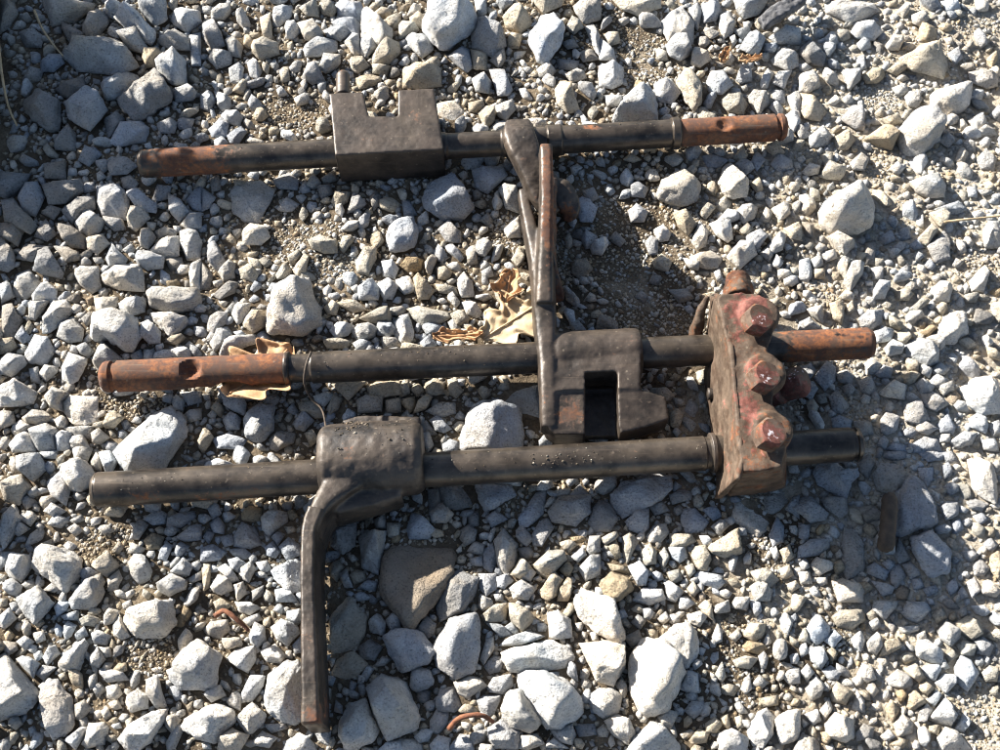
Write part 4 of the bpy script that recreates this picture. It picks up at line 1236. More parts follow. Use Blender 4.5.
# ------------------------------------------------------------------ ground sheet
def axis_coords(lo, hi, step, out):
    core = np.arange(lo, hi, step)
    ext = step * 1.35 ** np.arange(1, 40)
    ext = np.cumsum(ext); ext = ext[ext < out]
    return np.concatenate([lo - ext[::-1], core, core[-1] + ext])
gx = axis_coords(-0.46, 0.46, 0.0035, 2.0)
gy = axis_coords(-0.40, 0.48, 0.0035, 2.0)
GX, GY = np.meshgrid(gx, gy)
GZ = ground_z(GX.ravel(), GY.ravel())
nx, ny = len(gx), len(gy)
idx = np.arange(nx * ny).reshape(ny, nx)
gf = np.stack([idx[:-1, :-1].ravel(), idx[:-1, 1:].ravel(), idx[1:, 1:].ravel(), idx[1:, :-1].ravel()], 1)
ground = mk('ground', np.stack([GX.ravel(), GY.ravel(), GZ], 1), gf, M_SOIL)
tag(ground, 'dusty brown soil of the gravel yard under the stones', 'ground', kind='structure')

# ------------------------------------------------------------------ stone shapes
ICO = {}
def ico(sub):
    if sub not in ICO:
        bm = bmesh.new()
        bmesh.ops.create_icosphere(bm, subdivisions=sub, radius=1.0)
        bm.verts.ensure_lookup_table()
        v = np.array([x.co[:] for x in bm.verts]); f = np.array([[y.index for y in x.verts] for x in bm.faces])
        bm.free()
        ICO[sub] = (v / np.linalg.norm(v, axis=1)[:, None], f)
    return ICO[sub]

def hull2(P):
    P = sorted(map(tuple, P))
    def half(pts):
        h = []
        for p in pts:
            while len(h) > 1 and (h[-1][0] - h[-2][0]) * (p[1] - h[-2][1]) - (h[-1][1] - h[-2][1]) * (p[0] - h[-2][0]) <= 0: h.pop()
            h.append(p)
        return h[:-1]
    return np.array(half(P) + half(P[::-1]))

def poly_radius(P, ang):
    """distance from the origin to a star shaped outline in each direction"""
    out = np.full(len(ang), 1e9)
    d = np.stack([np.cos(ang), np.sin(ang)], 1)
    for i in range(len(P)):
        a, b = P[i], P[(i + 1) % len(P)]
        e = b - a
        den = d[:, 0] * e[1] - d[:, 1] * e[0]
        with np.errstate(divide='ignore', invalid='ignore'):
            t = (a[0] * e[1] - a[1] * e[0]) / den
            s = (a[0] * d[:, 1] - a[1] * d[:, 0]) / den
        ok = (t > 0) & (s >= -1e-6) & (s <= 1 + 1e-6) & np.isfinite(t)
        out = np.where(ok & (t < out), t, out)
    return out

def stone_shape(P, up, dn, rng, sub, p=15, rough=1.0, concave=None):
    """an angular stone over the convex outline P (centred), up above and dn below its widest line"""
    dirs, faces = ico(sub)
    ext = np.abs(P).max(0)
    D = dirs * np.array([ext[0], ext[1], (up + dn) * 0.6])
    D = D / np.linalg.norm(D, axis=1)[:, None]
    N = []; d = []
    m = len(P)
    for i in range(m):
        a, b = P[i], P[(i + 1) % m]
        e = b - a; L = math.hypot(*e)
        if L < 1e-5: continue
        n = np.array([e[1], -e[0]]) / L
        dd = max(n @ a, 1e-4)
        for sgn, lo, hi in ((1, 3, 34), (-1, 12, 40)):
            be = R(rng.uniform(lo, hi))
            N.append((n[0] * math.cos(be), n[1] * math.cos(be), sgn * math.sin(be))); d.append(dd * math.cos(be))
    # a roof of a few broken faces that meet in a ridge off the middle
    apex = np.array([rng.uniform(-.3, .3) * ext[0], rng.uniform(-.3, .3) * ext[1], up])
    az0 = rng.uniform(0, 6.283)
    for k in range(rng.choice((2, 3, 3, 4))):
        az = az0 + k * rng.uniform(1.7, 2.6); ti = R(rng.uniform(6, 42) if k else rng.uniform(4, 22))
        n = np.array([math.sin(ti) * math.cos(az), math.sin(ti) * math.sin(az), math.cos(ti)])
        N.append(n); d.append(max(n @ apex, up * .45))
    for k in range(3):                                       # broken corners
        az = rng.uniform(0, 6.283); ti = R(rng.uniform(42, 80))
        n = np.array([math.sin(ti) * math.cos(az), math.sin(ti) * math.sin(az), math.cos(ti)])
        N.append(n); d.append(((P @ n[:2]).max() + up * n[2] * .9) * rng.uniform(.66, .86))
    N.append((0, 0, -1)); d.append(dn)
    N = np.array(N); d = np.array(d)
    q = np.maximum(D @ N.T, 0) / d[None, :]
    r = (q ** p).sum(1) ** (-1.0 / p)
    if concave is not None:
        ang = np.arctan2(D[:, 1], D[:, 0])
        ratio = np.clip(poly_radius(concave, ang) / poly_radius(P, ang), .55, 1)
        w = np.hypot(D[:, 0], D[:, 1]) ** 2
        r = r * (1 - w * (1 - ratio))
    V = D * r[:, None]
    V[:, :2] *= (np.ptp(P, axis=0) / np.maximum(np.ptp(V[:, :2], axis=0), 1e-6))[None, :] * 1.01
    sc = max(ext.mean(), 1e-4)
    off = np.array([rng.uniform(0, 900) for _ in range(3)])
    amp = rough * sc
    nz = 0.045 * vnoise(V / sc * 1.9 + off) + 0.085 * np.abs(vnoise(V / sc * 3.3 + off)) - 0.045
    if sub >= 3: nz = nz + 0.045 * np.abs(vnoise(V / sc * 7 + off)) - .02
    if sub >= 4: nz = nz + 0.02 * vnoise(V / sc * 15 + off)
    V = V + D * (nz * amp)[:, None]
    return V, faces

def hull_stone(P, up, dn, rng, k=None):
    """a small crushed stone: the hull of a few broken corners over the outline P"""
    pts = []
    ext = np.abs(P).max(0)
    for a in P:
        pts.append((a[0], a[1], rng.uniform(-.35, .25) * dn))
    ph = rng.uniform(0, 6.283); k = k or rng.choice((2, 3, 3, 4))
    for i in range(k):
        t = ph + i * 6.283 / k + rng.uniform(-.5, .5); q = rng.uniform(.25, .72)
        pts.append((math.cos(t) * ext[0] * q, math.sin(t) * ext[1] * q, up * rng.uniform(.62, 1.0)))
    for i in range(3):
        t = ph + i * 2.1; q = rng.uniform(.3, .6)
        pts.append((math.cos(t) * ext[0] * q, math.sin(t) * ext[1] * q, -dn * rng.uniform(.7, 1)))
    bm = bmesh.new()
    for p_ in pts: bm.verts.new(p_)
    bmesh.ops.convex_hull(bm, input=bm.verts[:])
    loose = [v for v in bm.verts if not v.link_faces]
    bmesh.ops.delete(bm, geom=loose, context='VERTS')
    bmesh.ops.triangulate(bm, faces=bm.faces[:])
    bmesh.ops.recalc_face_normals(bm, faces=bm.faces[:])
    bm.verts.index_update()
    V = np.array([v.co[:] for v in bm.verts]); f = np.array([[v.index for v in x.verts] for x in bm.faces])
    bm.free()
    return V, f

def refine(V, f, n):
    for _ in range(n):
        e = np.sort(np.concatenate([f[:, [0, 1]], f[:, [1, 2]], f[:, [2, 0]]]), axis=1)
        u, inv = np.unique(e, axis=0, return_inverse=True)
        inv = inv.reshape(-1)
        m = len(f); mid = len(V) + inv
        V = np.vstack([V, (V[u[:, 0]] + V[u[:, 1]]) / 2])
        a, b, c = mid[:m], mid[m:2 * m], mid[2 * m:]
        f = np.concatenate([np.stack([f[:, 0], a, c], 1), np.stack([a, f[:, 1], b], 1), np.stack([c, b, f[:, 2]], 1), np.stack([a, b, c], 1)])
    return V, f

def broken_stone(P, up, dn, rng, lev, concave=None):
    """a crushed stone: flat broken faces with sharp edges, roughened and chipped"""
    V, f = hull_stone(P, up, dn, rng, k=rng.choice((3, 4, 4, 5)))
    V, f = refine(V, f, lev)
    ext = np.abs(P).max(0); sc = max(ext.mean(), 1e-4)
    rad = np.linalg.norm(V, axis=1)[:, None]; D = V / np.maximum(rad, 1e-9)
    if concave is not None:
        ang = np.arctan2(D[:, 1], D[:, 0])
        ratio = np.clip(poly_radius(concave, ang) / poly_radius(P, ang), .55, 1)
        V = V * (1 - (np.hypot(D[:, 0], D[:, 1]) ** 2) * (1 - ratio))[:, None]
    off = np.array([rng.uniform(0, 900) for _ in range(3)])
    nz = .04 * vnoise(V / sc * 2.2 + off) + .06 * np.abs(vnoise(V / sc * 4.5 + off)) - .03
    if lev >= 3: nz = nz + .035 * np.abs(vnoise(V / sc * 10 + off)) - .015
    return V + D * (nz * sc)[:, None], f

# ------------------------------------------------------------------ traced stones
RES = 0.0005
OX, OY = -0.46, -0.40
OCC = np.zeros((int(0.88 / RES), int(0.92 / RES)), bool)          # which ground is taken
def poly_fill(P, grow=1.0):
    c = P.mean(0); Q = (c + (P - c) * grow - np.array([OX, OY])) / RES
    x0, y0 = np.floor(Q.min(0)).astype(int); x1, y1 = np.ceil(Q.max(0)).astype(int)
    x0 = max(x0, 0); y0 = max(y0, 0); x1 = min(x1, OCC.shape[1] - 1); y1 = min(y1, OCC.shape[0] - 1)
    if x1 <= x0 or y1 <= y0: return
    X, Y = np.meshgrid(np.arange(x0, x1) + .5, np.arange(y0, y1) + .5)
    ins = np.ones(X.shape, bool)
    for i in range(len(Q)):
        a, b = Q[i], Q[(i + 1) % len(Q)]
        ins &= ((b[0] - a[0]) * (Y - a[1]) - (b[1] - a[1]) * (X - a[0])) >= 0
    OCC[y0:y1, x0:x1] |= ins

rng = random.Random(41)
stones = []
org = (0, 0, 1)
for line in TRACE.strip().split('\n'):
    if line.startswith('@'):
        a = line[1:].split(); org = (float(a[0]), float(a[1]), float(a[2])); continue
    if not line.strip(): continue
    body, _, label = line.partition('|')
    w = body.split()
    q = np.array([float(x) for x in w[1:]]).reshape(-1, 2) / org[2] + np.array(org[:2])
    c0 = q.mean(0)
    rad = math.sqrt(max(np.ptp(q[:, 0]), 1) * max(np.ptp(q[:, 1]), 1)) / 2
    q = c0 + (q - c0) * (1 + 1.3 / rad)                      # the dark seams between stones belong to them
    stones.append(dict(tone=w[0], q=q, rad=rad, label=label.strip()))
order = sorted(range(len(stones)), key=lambda i: (-bool(stones[i]['label']), -stones[i]['rad']))
rest_v, rest_f, rest_t, rest_n = [], [], [], 0
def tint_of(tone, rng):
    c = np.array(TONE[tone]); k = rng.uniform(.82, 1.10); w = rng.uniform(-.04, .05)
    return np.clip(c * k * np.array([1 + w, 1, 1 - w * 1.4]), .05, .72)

n_piece = 0
for oi in order:
    s = stones[oi]
    zmid = s['rad'] * S * 0.30
    P = np.array([U(a, b, zmid)[:2] for a, b in s['q']])
    H = hull2(P)
    c = H.mean(0)
    Hc = H - c; Pc = P - c
    ext = np.ptp(Hc, axis=0)
    minor = max(min(ext) / 2, s['rad'] * S * .6)
    up = minor * rng.uniform(.85, 1.3)
    if s['tone'] in 'bd': up *= .68  # cool and dark toned stones flattened so they stay in shadow
    if s['tone'] == 'r': up *= .4
    dn = minor * rng.uniform(.5, .7)
    gz = float(ground_z(c[0], c[1])[0])
    zc = gz + dn * rng.uniform(.25, .6)
    probe = np.vstack([H, (H + np.roll(H, 1, 0)) / 2, c + Hc * .5, c[None]])
    fr = free_height(probe)
    if fr < 1.0:
        up = min(up, max(0.0025, minor * .42))
        zc = min(zc, fr - up * 1.12)
    sub = 4 if s['rad'] > 15 else 3 if s['rad'] > 7.5 else 0
    area = 0.5 * abs(np.sum(P[:, 0] * np.roll(P[:, 1], -1) - P[:, 1] * np.roll(P[:, 0], -1)))
    areaH = 0.5 * abs(np.sum(H[:, 0] * np.roll(H[:, 1], -1) - H[:, 1] * np.roll(H[:, 0], -1)))
    conc = Pc if area < areaH * .93 else None
    if sub == 3: V, Fc = broken_stone(Hc, up, dn, rng, 2, conc)
    elif sub == 4 and rng.random() < .62 and not any(w_ in s['label'] for w_ in ('egg', 'oval', 'round', 'smooth', 'domed', 'boulder', 'humped')): V, Fc = broken_stone(Hc, up, dn, rng, 3, conc)
    elif sub: V, Fc = stone_shape(Hc, up, dn, rng, sub, p=rng.uniform(30, 90), concave=conc)
    else: V, Fc = hull_stone(Hc, up, dn, rng)
    V = V + np.array([c[0], c[1], zc])
    poly_fill(H, .96)
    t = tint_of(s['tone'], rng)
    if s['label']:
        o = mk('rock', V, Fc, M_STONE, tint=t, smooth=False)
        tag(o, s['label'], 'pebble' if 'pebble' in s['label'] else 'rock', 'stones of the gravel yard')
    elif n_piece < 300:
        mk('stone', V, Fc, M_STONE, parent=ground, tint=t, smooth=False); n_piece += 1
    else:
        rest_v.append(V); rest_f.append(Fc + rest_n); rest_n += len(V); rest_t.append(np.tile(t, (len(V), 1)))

# ------------------------------------------------------------------ small gravel filling the rest
def proto(rng, sub):
    m = rng.randint(4, 6) if sub else 4
    a = np.sort(np.array([(i + rng.uniform(-.3, .3)) / m * 6.2832 for i in range(m)]))
    el = rng.uniform(.62, 1.0)
    P = np.stack([np.cos(a), np.sin(a) * el], 1)
    H = hull2(P); H = H - H.mean(0)
    if sub == 3: return stone_shape(H, rng.uniform(.65, 1.0), rng.uniform(.5, .7), rng, sub, p=50)
    return hull_stone(H, rng.uniform(.65, 1.05), rng.uniform(.5, .7), rng)
PROTO = {s: [proto(rng, s) for _ in range(n)] for s, n in ((3, 24), (2, 70), (1, 50), (0, 30))}

# patches of bare grit: x, y, half sizes in photograph pixels (places in the yard with no larger stones)
GRIT = [(292, 112, 40, 22), (628, 42, 40, 22), (640, 72, 30, 14), (130, 405, 42, 12), (105, 545, 28, 18), (985, 720, 26, 30), (690, 215, 24, 18),
        (640, 250, 60, 60), (660, 330, 50, 30), (300, 240, 55, 20), (330, 265, 40, 14), (150, 655, 26, 18), (740, 655, 20, 40), (775, 560, 22, 26),
        (880, 95, 24, 18), (930, 60, 60, 14), (840, 350, 20, 12), (760, 230, 24, 10), (880, 168, 18, 22), (560, 262, 14, 40), (845, 640, 30, 12),
        (505, 235, 20, 20), (980, 25, 30, 16), (560, 105, 26, 10), (825, 292, 14, 12), (90, 470, 10, 30), (980, 270, 22, 26), (850, 395, 14, 40)]
GW = [(U(a, b), c * S, d * S * 1.15) for a, b, c, d in GRIT]
def in_grit(x, y):
    return any(((x - p[0]) / a) ** 2 + ((y - p[1]) / b) ** 2 < 1 for p, a, b in GW)

fill = {3: [], 2: [], 1: [], 0: []}
FX = [U(0, 0)[0], U(1000, 0)[0]]
def inside(x, y, m=0.012):
    P = np.array([x, y, 0.0]) - CAM
    d = P @ FWD
    u = P[0] / d * F; v = (P @ UPV) / d * F
    return abs(u) < 500 + m / S and abs(v) < 375 + m / S
def try_fill(r, n, cover, only_out=False, avoid_grit=True, patch=None):
    k = max(int(r / RES), 1)
    yy, xx = np.mgrid[-k:k + 1, -k:k + 1]
    disc = (xx ** 2 + yy ** 2) <= k * k
    area = disc.sum()
    for _ in range(n):
        x = rng.uniform(-0.44, 0.44); y = rng.uniform(-0.37, 0.46)
        if patch:
            p_, a_, b_ = patch[rng.randrange(len(patch))]
            t_ = rng.uniform(0, 6.283); q_ = math.sqrt(rng.random()) * 1.1
            x = p_[0] + a_ * q_ * math.cos(t_); y = p_[1] + b_ * q_ * math.sin(t_)
        i = int((y - OY) / RES); j = int((x - OX) / RES)
        if i - k < 0 or j - k < 0 or i + k >= OCC.shape[0] or j + k >= OCC.shape[1]: continue
        if OCC[i, j]: continue
        win = OCC[i - k:i + k + 1, j - k:j + k + 1]
        if (win & disc).sum() > cover * area: continue
        ins = inside(x, y)
        if only_out and ins: continue
        if not ins and r < .0013 and rng.random() < .85: continue
        if avoid_grit and in_grit(x, y): continue
        win |= disc
        fill[3 if r > .0048 else 2 if r > .0026 else 1 if r > .00125 else 0].append((x, y, r))
for r in (.021, .017, .014, .011, .009):
    try_fill(r, 260, .05, only_out=True)
for r, n, cv in ((.0065, 1500, .10), (.0052, 3000, .14), (.0042, 6000, .18), (.0034, 12000, .26), (.0028, 18000, .32), (.0023, 24000, .36)):
    try_fill(r, n, cv)
for r, n, cv in ((.0018, 46000, .40), (.0014, 60000, .42)):
    try_fill(r, n, cv, avoid_grit=(r > .0016))
for r, n, cv in ((.0011, 60000, .45), (.0008, 70000, .45)):
    try_fill(r, n, cv, avoid_grit=False)

for r, n in ((.0022, 500), (.0017, 1500), (.0013, 4000), (.0010, 14000), (.0008, 20000), (.0006, 16000)):
    try_fill(r, n, .5, avoid_grit=False, patch=GW)

def rot_batch(n, tilt):
    q = np.random.RandomState(n + 7)
    a = q.uniform(0, 6.283, n); b = q.uniform(-tilt, tilt, n); c = q.uniform(-tilt, tilt, n)
    ca, sa, cb, sb, cc, sc = np.cos(a), np.sin(a), np.cos(b), np.sin(b), np.cos(c), np.sin(c)
    o = np.zeros(n); e = np.ones(n)
    Rz = np.stack([ca, -sa, o, sa, ca, o, o, o, e], 1).reshape(n, 3, 3)
    Rx = np.stack([e, o, o, o, cb, -sb, o, sb, cb], 1).reshape(n, 3, 3)
    Ry = np.stack([cc, o, sc, o, e, o, -sc, o, cc], 1).reshape(n, 3, 3)
    return Rz @ Rx @ Ry, q

TN = np.array([TONE[k] for k in 'wgbtdor'])
PW = np.array([.36, .25, .09, .25, .03, .008, .012])
for sub in (3, 2, 1, 0):
    L = np.array(fill[sub])
    if not len(L): continue
    n = len(L)
    Rm, q = rot_batch(n, .5 if sub else 1.2)
    gz = ground_z(L[:, 0], L[:, 1])
    sc = L[:, 2] * q.uniform(.95, 1.22, n)
    asp = np.stack([q.uniform(.9, 1.25, n), q.uniform(.75, 1.05, n), q.uniform(.75, 1.1, n)], 1)
    zc = gz + sc * q.uniform(-.05, .45, n) - (.0006 if sub < 3 else 0)
    near = (np.hypot(L[:, None, 0] - FOOT[None, ::2, 0], L[:, None, 1] - FOOT[None, ::2, 1]) - FOOT[None, ::2, 2] < sc[:, None] * .7)
    cap = np.where(near, FOOT[None, ::2, 3], 1.0).min(1)
    zc = np.minimum(zc, cap - sc * .85)
    base = TN[q.choice(7, n, p=PW)] * q.uniform(.72, 1.12, (n, 1)) * (1 + q.uniform(-.04, .05, (n, 1)) * np.array([[1, 0, -1.4]]))
    if sub <= 1: base = base * (np.array([.86, .76, .60]) * q.uniform(.6, 1.1, (n, 1)) if sub == 0 else np.array([1.02, .98, .92]))
    pv = PROTO[sub]
    kind = q.randint(0, len(pv), n)
    for k in range(len(pv)):
        sel = np.where(kind == k)[0]
        if not len(sel): continue
        v = pv[k][0][None] * asp[sel][:, None, :]
        V = np.einsum('nij,nvj->nvi', Rm[sel], v) * sc[sel][:, None, None] + np.stack([L[sel, 0], L[sel, 1], zc[sel]], 1)[:, None, :]
        m = v.shape[1]
        rest_v.append(V.reshape(-1, 3))
        rest_f.append((pv[k][1][None] + (rest_n + np.arange(len(sel)) * m)[:, None, None]).reshape(-1, 3))
        rest_t.append(np.repeat(base[sel], m, 0)); rest_n += len(sel) * m
# the yard goes on past the picture: coarser cover, not fitted stone to stone
qo = np.random.RandomState(77)
no = 15000
far = np.stack([qo.uniform(-1.25, 1.25, no), qo.uniform(-1.1, 1.5, no)], 1)
keep = (np.abs(far[:, 0]) > .425) | (far[:, 1] < -.355) | (far[:, 1] > .445)
far = far[keep]; no = len(far)
Rm, qr = rot_batch(no, .6)
sc = .0035 + .0125 * qo.power(1.0, no) ** 3.2
base = TN[qo.choice(7, no, p=PW)] * qo.uniform(.72, 1.1, (no, 1))
zc = ground_z(far[:, 0], far[:, 1]) + sc * qo.uniform(0, .4, no)
kind = qo.randint(0, len(PROTO[2]), no)
for k in range(len(PROTO[2])):
    sel = np.where(kind == k)[0]
    v0, f0 = PROTO[2][k]
    V = np.einsum('nij,vj->nvi', Rm[sel], v0) * sc[sel][:, None, None] + np.stack([far[sel, 0], far[sel, 1], zc[sel]], 1)[:, None, :]
    m = len(v0)
    rest_v.append(V.reshape(-1, 3)); rest_f.append((f0[None] + (rest_n + np.arange(len(sel)) * m)[:, None, None]).reshape(-1, 3))
    rest_t.append(np.repeat(base[sel], m, 0)); rest_n += len(sel) * m
g = mk('gravel', np.concatenate(rest_v), np.concatenate(rest_f), M_STONE, parent=ground, tint=np.concatenate(rest_t), smooth=False)
g['kind'] = 'stuff'
print('GRAVEL', {k: len(v) for k, v in fill.items()}, 'tris', len(g.data.polygons), 'traced', len(stones))
# ------------------------------------------------------------------ iron parts: shape helpers
def unit(v): return np.asarray(v, float) / np.linalg.norm(v)

def to_px(V):
    P = np.asarray(V) - CAM[None]
    d = P @ FWD
    return P[:, 0] / d * F + 500, 375 - (P @ UPV) / d * F

def rod_mesh(A, B, prof, dents=(), seg=44, step=0.0011):
    """a turned bar from A to B; prof = [(fraction, radius)...], dents = [(fraction, angle, radius, depth)] with angle 0 facing up"""
    A = np.asarray(A, float); B = np.asarray(B, float)
    L = np.linalg.norm(B - A); ax = (B - A) / L
    n1 = unit(np.cross(np.cross(ax, [0, 0, 1.0]), ax)) if abs(ax[2]) < .9 else unit(np.cross(ax, [1.0, 0, 0]))
    n2 = np.cross(ax, n1)
    fs = sorted(set(list(np.linspace(0, 1, max(int(L / step), 2))) + [p[0] for p in prof]))
    fs = np.array(fs)
    rr = np.interp(fs, [p[0] for p in prof], [p[1] for p in prof])
    th = np.linspace(0, 2 * math.pi, seg, endpoint=False)
    T, Sx = np.meshgrid(th, fs * L)
    RR = np.repeat(rr[:, None], seg, 1)
    for f0, a0, rad, dep in dents:
        da = (T - a0 + math.pi) % (2 * math.pi) - math.pi
        dist = np.hypot(Sx - f0 * L, da * rr.max())
        RR = RR - dep * np.clip(1 - (dist / rad) ** 4, 0, 1)
    V = A + Sx[..., None] * ax + (RR * np.cos(T))[..., None] * n1 + (RR * np.sin(T))[..., None] * n2
    n = len(fs)
    V = V.reshape(-1, 3)
    faces = []
    for i in range(n - 1):
        for j in range(seg):
            k = (j + 1) % seg
            faces.append((i * seg + j, i * seg + k, (i + 1) * seg + k, (i + 1) * seg + j))
    V = np.vstack([V, A[None], B[None]])
    for j in range(seg):
        k = (j + 1) % seg
        faces.append((n * seg, k, j)); faces.append((n * seg + 1, (n - 1) * seg + j, (n - 1) * seg + k))
    return V, faces

def catmull(P, n):
    P = np.asarray(P, float)
    Q = np.vstack([2 * P[0] - P[1], P, 2 * P[-1] - P[-2]])
    out = []
    m = len(P) - 1
    for t in np.linspace(0, m - 1e-6, n):
        i = int(t); f = t - i
        p0, p1, p2, p3 = Q[i], Q[i + 1], Q[i + 2], Q[i + 3]
        out.append(.5 * ((2 * p1) + (p2 - p0) * f + (2 * p0 - 5 * p1 + 4 * p2 - p3) * f * f + (3 * p1 - p0 - 3 * p2 + p3) * f ** 3))
    return np.array(out)

def sweep(path, size, n=40, m=20, power=5.0, ref=(0, 0, 1.0)):
    """a bar of rounded rectangular section along path; size = [(half width, half height)...] along it"""
    C = catmull(path, n); Z = catmull(np.hstack([np.asarray(size, float), np.zeros((len(size), 1))]), n)
    T = np.gradient(C, axis=0); T /= np.linalg.norm(T, axis=1)[:, None]
    V = []; ref = np.array(ref)
    for i in range(n):
        sd = unit(np.cross(T[i], ref)); up = np.cross(sd, T[i])
        for j in range(m):
            a = 2 * math.pi * (j + .5) / m
            ca, sa = math.cos(a), math.sin(a)
            q = (abs(ca) ** power + abs(sa) ** power) ** (-1 / power)
            V.append(C[i] + sd * ca * q * Z[i, 0] + up * sa * q * Z[i, 1])
    f = []
    for i in range(n - 1):
        for j in range(m):
            k = (j + 1) % m
            f.append((i * m + j, i * m + k, (i + 1) * m + k, (i + 1) * m + j))
    f.append(tuple(range(m))[::-1]); f.append(tuple((n - 1) * m + j for j in range(m)))
    return np.array(V), f

def loft(top, bot):
    """a solid between two outlines with the same number of points"""
    m = len(top)
    V = np.vstack([top, bot])
    f = [tuple(range(m)), tuple(range(2 * m - 1, m - 1, -1))]
    for i in range(m):
        k = (i + 1) % m
        f.append((i, m + i, m + k, k))
    return V, f

def slab(pxs, ztop, zbot):
    top = np.array([U(a, b, ztop) for a, b in pxs])
    bot = top.copy(); bot[:, 2] = zbot
    return loft(top, bot)

def slabz(pts, zbot):
    top = np.array([U(a, b, z - .0035) for a, b, z in pts])
    bot = top.copy(); bot[:, 2] = zbot
    return loft(top, bot)

def merge(*ms):
    V = []; f = []; n = 0
    for v, fc in ms:
        V.append(np.asarray(v)); f += [tuple(i + n for i in x) for x in fc]; n += len(v)
    return np.vstack(V), f

def bolt_mesh(base, axis, r, h, hexa=True, dome=.25):
    axis = unit(axis); n1 = unit(np.cross(axis, [0.3, 1, 0.1])); n2 = np.cross(axis, n1)
    seg = 36
    rows = [(0, 1.0), (h * .82, 1.0), (h * .94, .93), (h, .80), (h * (1 + dome * .3), .4), (h * (1 + dome * .36), .02)]
    V = []
    for z, k in rows:
        for j in range(seg):
            a = 2 * math.pi * j / seg
            hx = math.cos(math.pi / 6) / math.cos((a % (math.pi / 3)) - math.pi / 6) if hexa else 1
            hx = hx * .75 + .25 * .95
            rad = r * k * (hx if k > .9 else 1)
            V.append(base + axis * z + (n1 * math.cos(a) + n2 * math.sin(a)) * rad)
    f = []
    for i in range(len(rows) - 1):
        for j in range(seg):
            k = (j + 1) % seg
            f.append((i * seg + j, i * seg + k, (i + 1) * seg + k, (i + 1) * seg + j))
    f.append(tuple(range(seg))[::-1]); f.append(tuple((len(rows) - 1) * seg + j for j in range(seg)))
    return np.array(V), f

def cast(V, f, voxel=.0009, smooth=4, lump=.0006, scale=160, cut=None, seed=3.0):
    """fuse overlapping solids into one lumpy cast piece, as a mould would"""
    me = bpy.data.meshes.new('tmp'); me.from_pydata([tuple(v) for v in V], [], f)
    bm = bmesh.new(); bm.from_mesh(me); bmesh.ops.recalc_face_normals(bm, faces=bm.faces[:]); bm.to_mesh(me); bm.free()
    o = bpy.data.objects.new('tmp', me); COL.objects.link(o)
    if cut is not None:
        mc = bpy.data.meshes.new('tmpc'); mc.from_pydata([tuple(v) for v in cut[0]], [], cut[1])
        bm = bmesh.new(); bm.from_mesh(mc); bmesh.ops.recalc_face_normals(bm, faces=bm.faces[:]); bm.to_mesh(mc); bm.free()
        oc = bpy.data.objects.new('tmpc', mc); COL.objects.link(oc)
    md = o.modifiers.new('r', 'REMESH'); md.mode = 'VOXEL'; md.voxel_size = voxel
    if cut is not None:
        bo = o.modifiers.new('b', 'BOOLEAN'); bo.operation = 'DIFFERENCE'; bo.object = oc; bo.solver = 'EXACT'
        md2 = o.modifiers.new('r2', 'REMESH'); md2.mode = 'VOXEL'; md2.voxel_size = voxel
    sm = o.modifiers.new('s', 'SMOOTH'); sm.factor = .5; sm.iterations = smooth
    dg = bpy.context.evaluated_depsgraph_get()
    ev = o.evaluated_get(dg); em = ev.to_mesh()
    n = len(em.vertices); W = np.zeros(n * 3); em.vertices.foreach_get('co', W); W = W.reshape(-1, 3)
    Nn = np.zeros(n * 3); em.vertex_normals.foreach_get('vector', Nn); Nn = Nn.reshape(-1, 3)
    fc = [tuple(p.vertices) for p in em.polygons]
    ev.to_mesh_clear()
    bpy.data.objects.remove(o, do_unlink=True); bpy.data.meshes.remove(me)
    if cut is not None: bpy.data.objects.remove(oc, do_unlink=True); bpy.data.meshes.remove(mc)
    q = W * scale + seed
    W = W + Nn * (lump * (vnoise(q) + .5 * vnoise(q * 2.3) + .3 * vnoise(q * 5)))[:, None]
    return W, np.array(fc) if all(len(x) == 4 for x in fc) else fc

def rough(V, lump, scale):
    n = np.stack([vnoise(V * scale + 31 * k) + .5 * vnoise(V * scale * 2.7 + 31 * k) for k in (1, 2, 3)], 1)
    return V + n * lump

def blob(x, y, cx, cy, rx, ry):
    """soft spot of the photograph's plane, used to say where rust or paint sits on a part"""
    return np.clip(1.25 - np.hypot((x - cx) / rx, (y - cy) / ry), 0, 1)

def span(x, a, b, soft=8.0):
    return np.clip((x - a) / soft + .5, 0, 1) * np.clip((b - x) / soft + .5, 0, 1)

def add(name, mesh, mat, parent, rust=0.0, paint=None, chip=None, smooth=True):
    V, f = mesh
    x, y = to_px(V)
    at = {'rust': rust(x, y) if callable(rust) else np.full(len(V), rust)}
    if paint is not None: at['paint'] = paint(x, y) if callable(paint) else np.full(len(V), paint)
    if chip is not None: at['chip'] = chip(x, y) if callable(chip) else np.full(len(V), chip)
    return mk(name, V, f, mat, parent=parent, smooth=smooth, attrs=at)

def sharp(o, deg=40):
    """keep machined edges crisp"""
    me = o.data
    bm = bmesh.new(); bm.from_mesh(me)
    for e in bm.edges:
        if len(e.link_faces) == 2 and e.calc_face_angle(0) > R(deg): e.smooth = False
    bm.to_mesh(me); bm.free()
    return o

def frac(rail, px):
    A, B, r = rail
    return float((pt_rail(rail, px) - A) @ (B - A) / ((B - A) @ (B - A)))

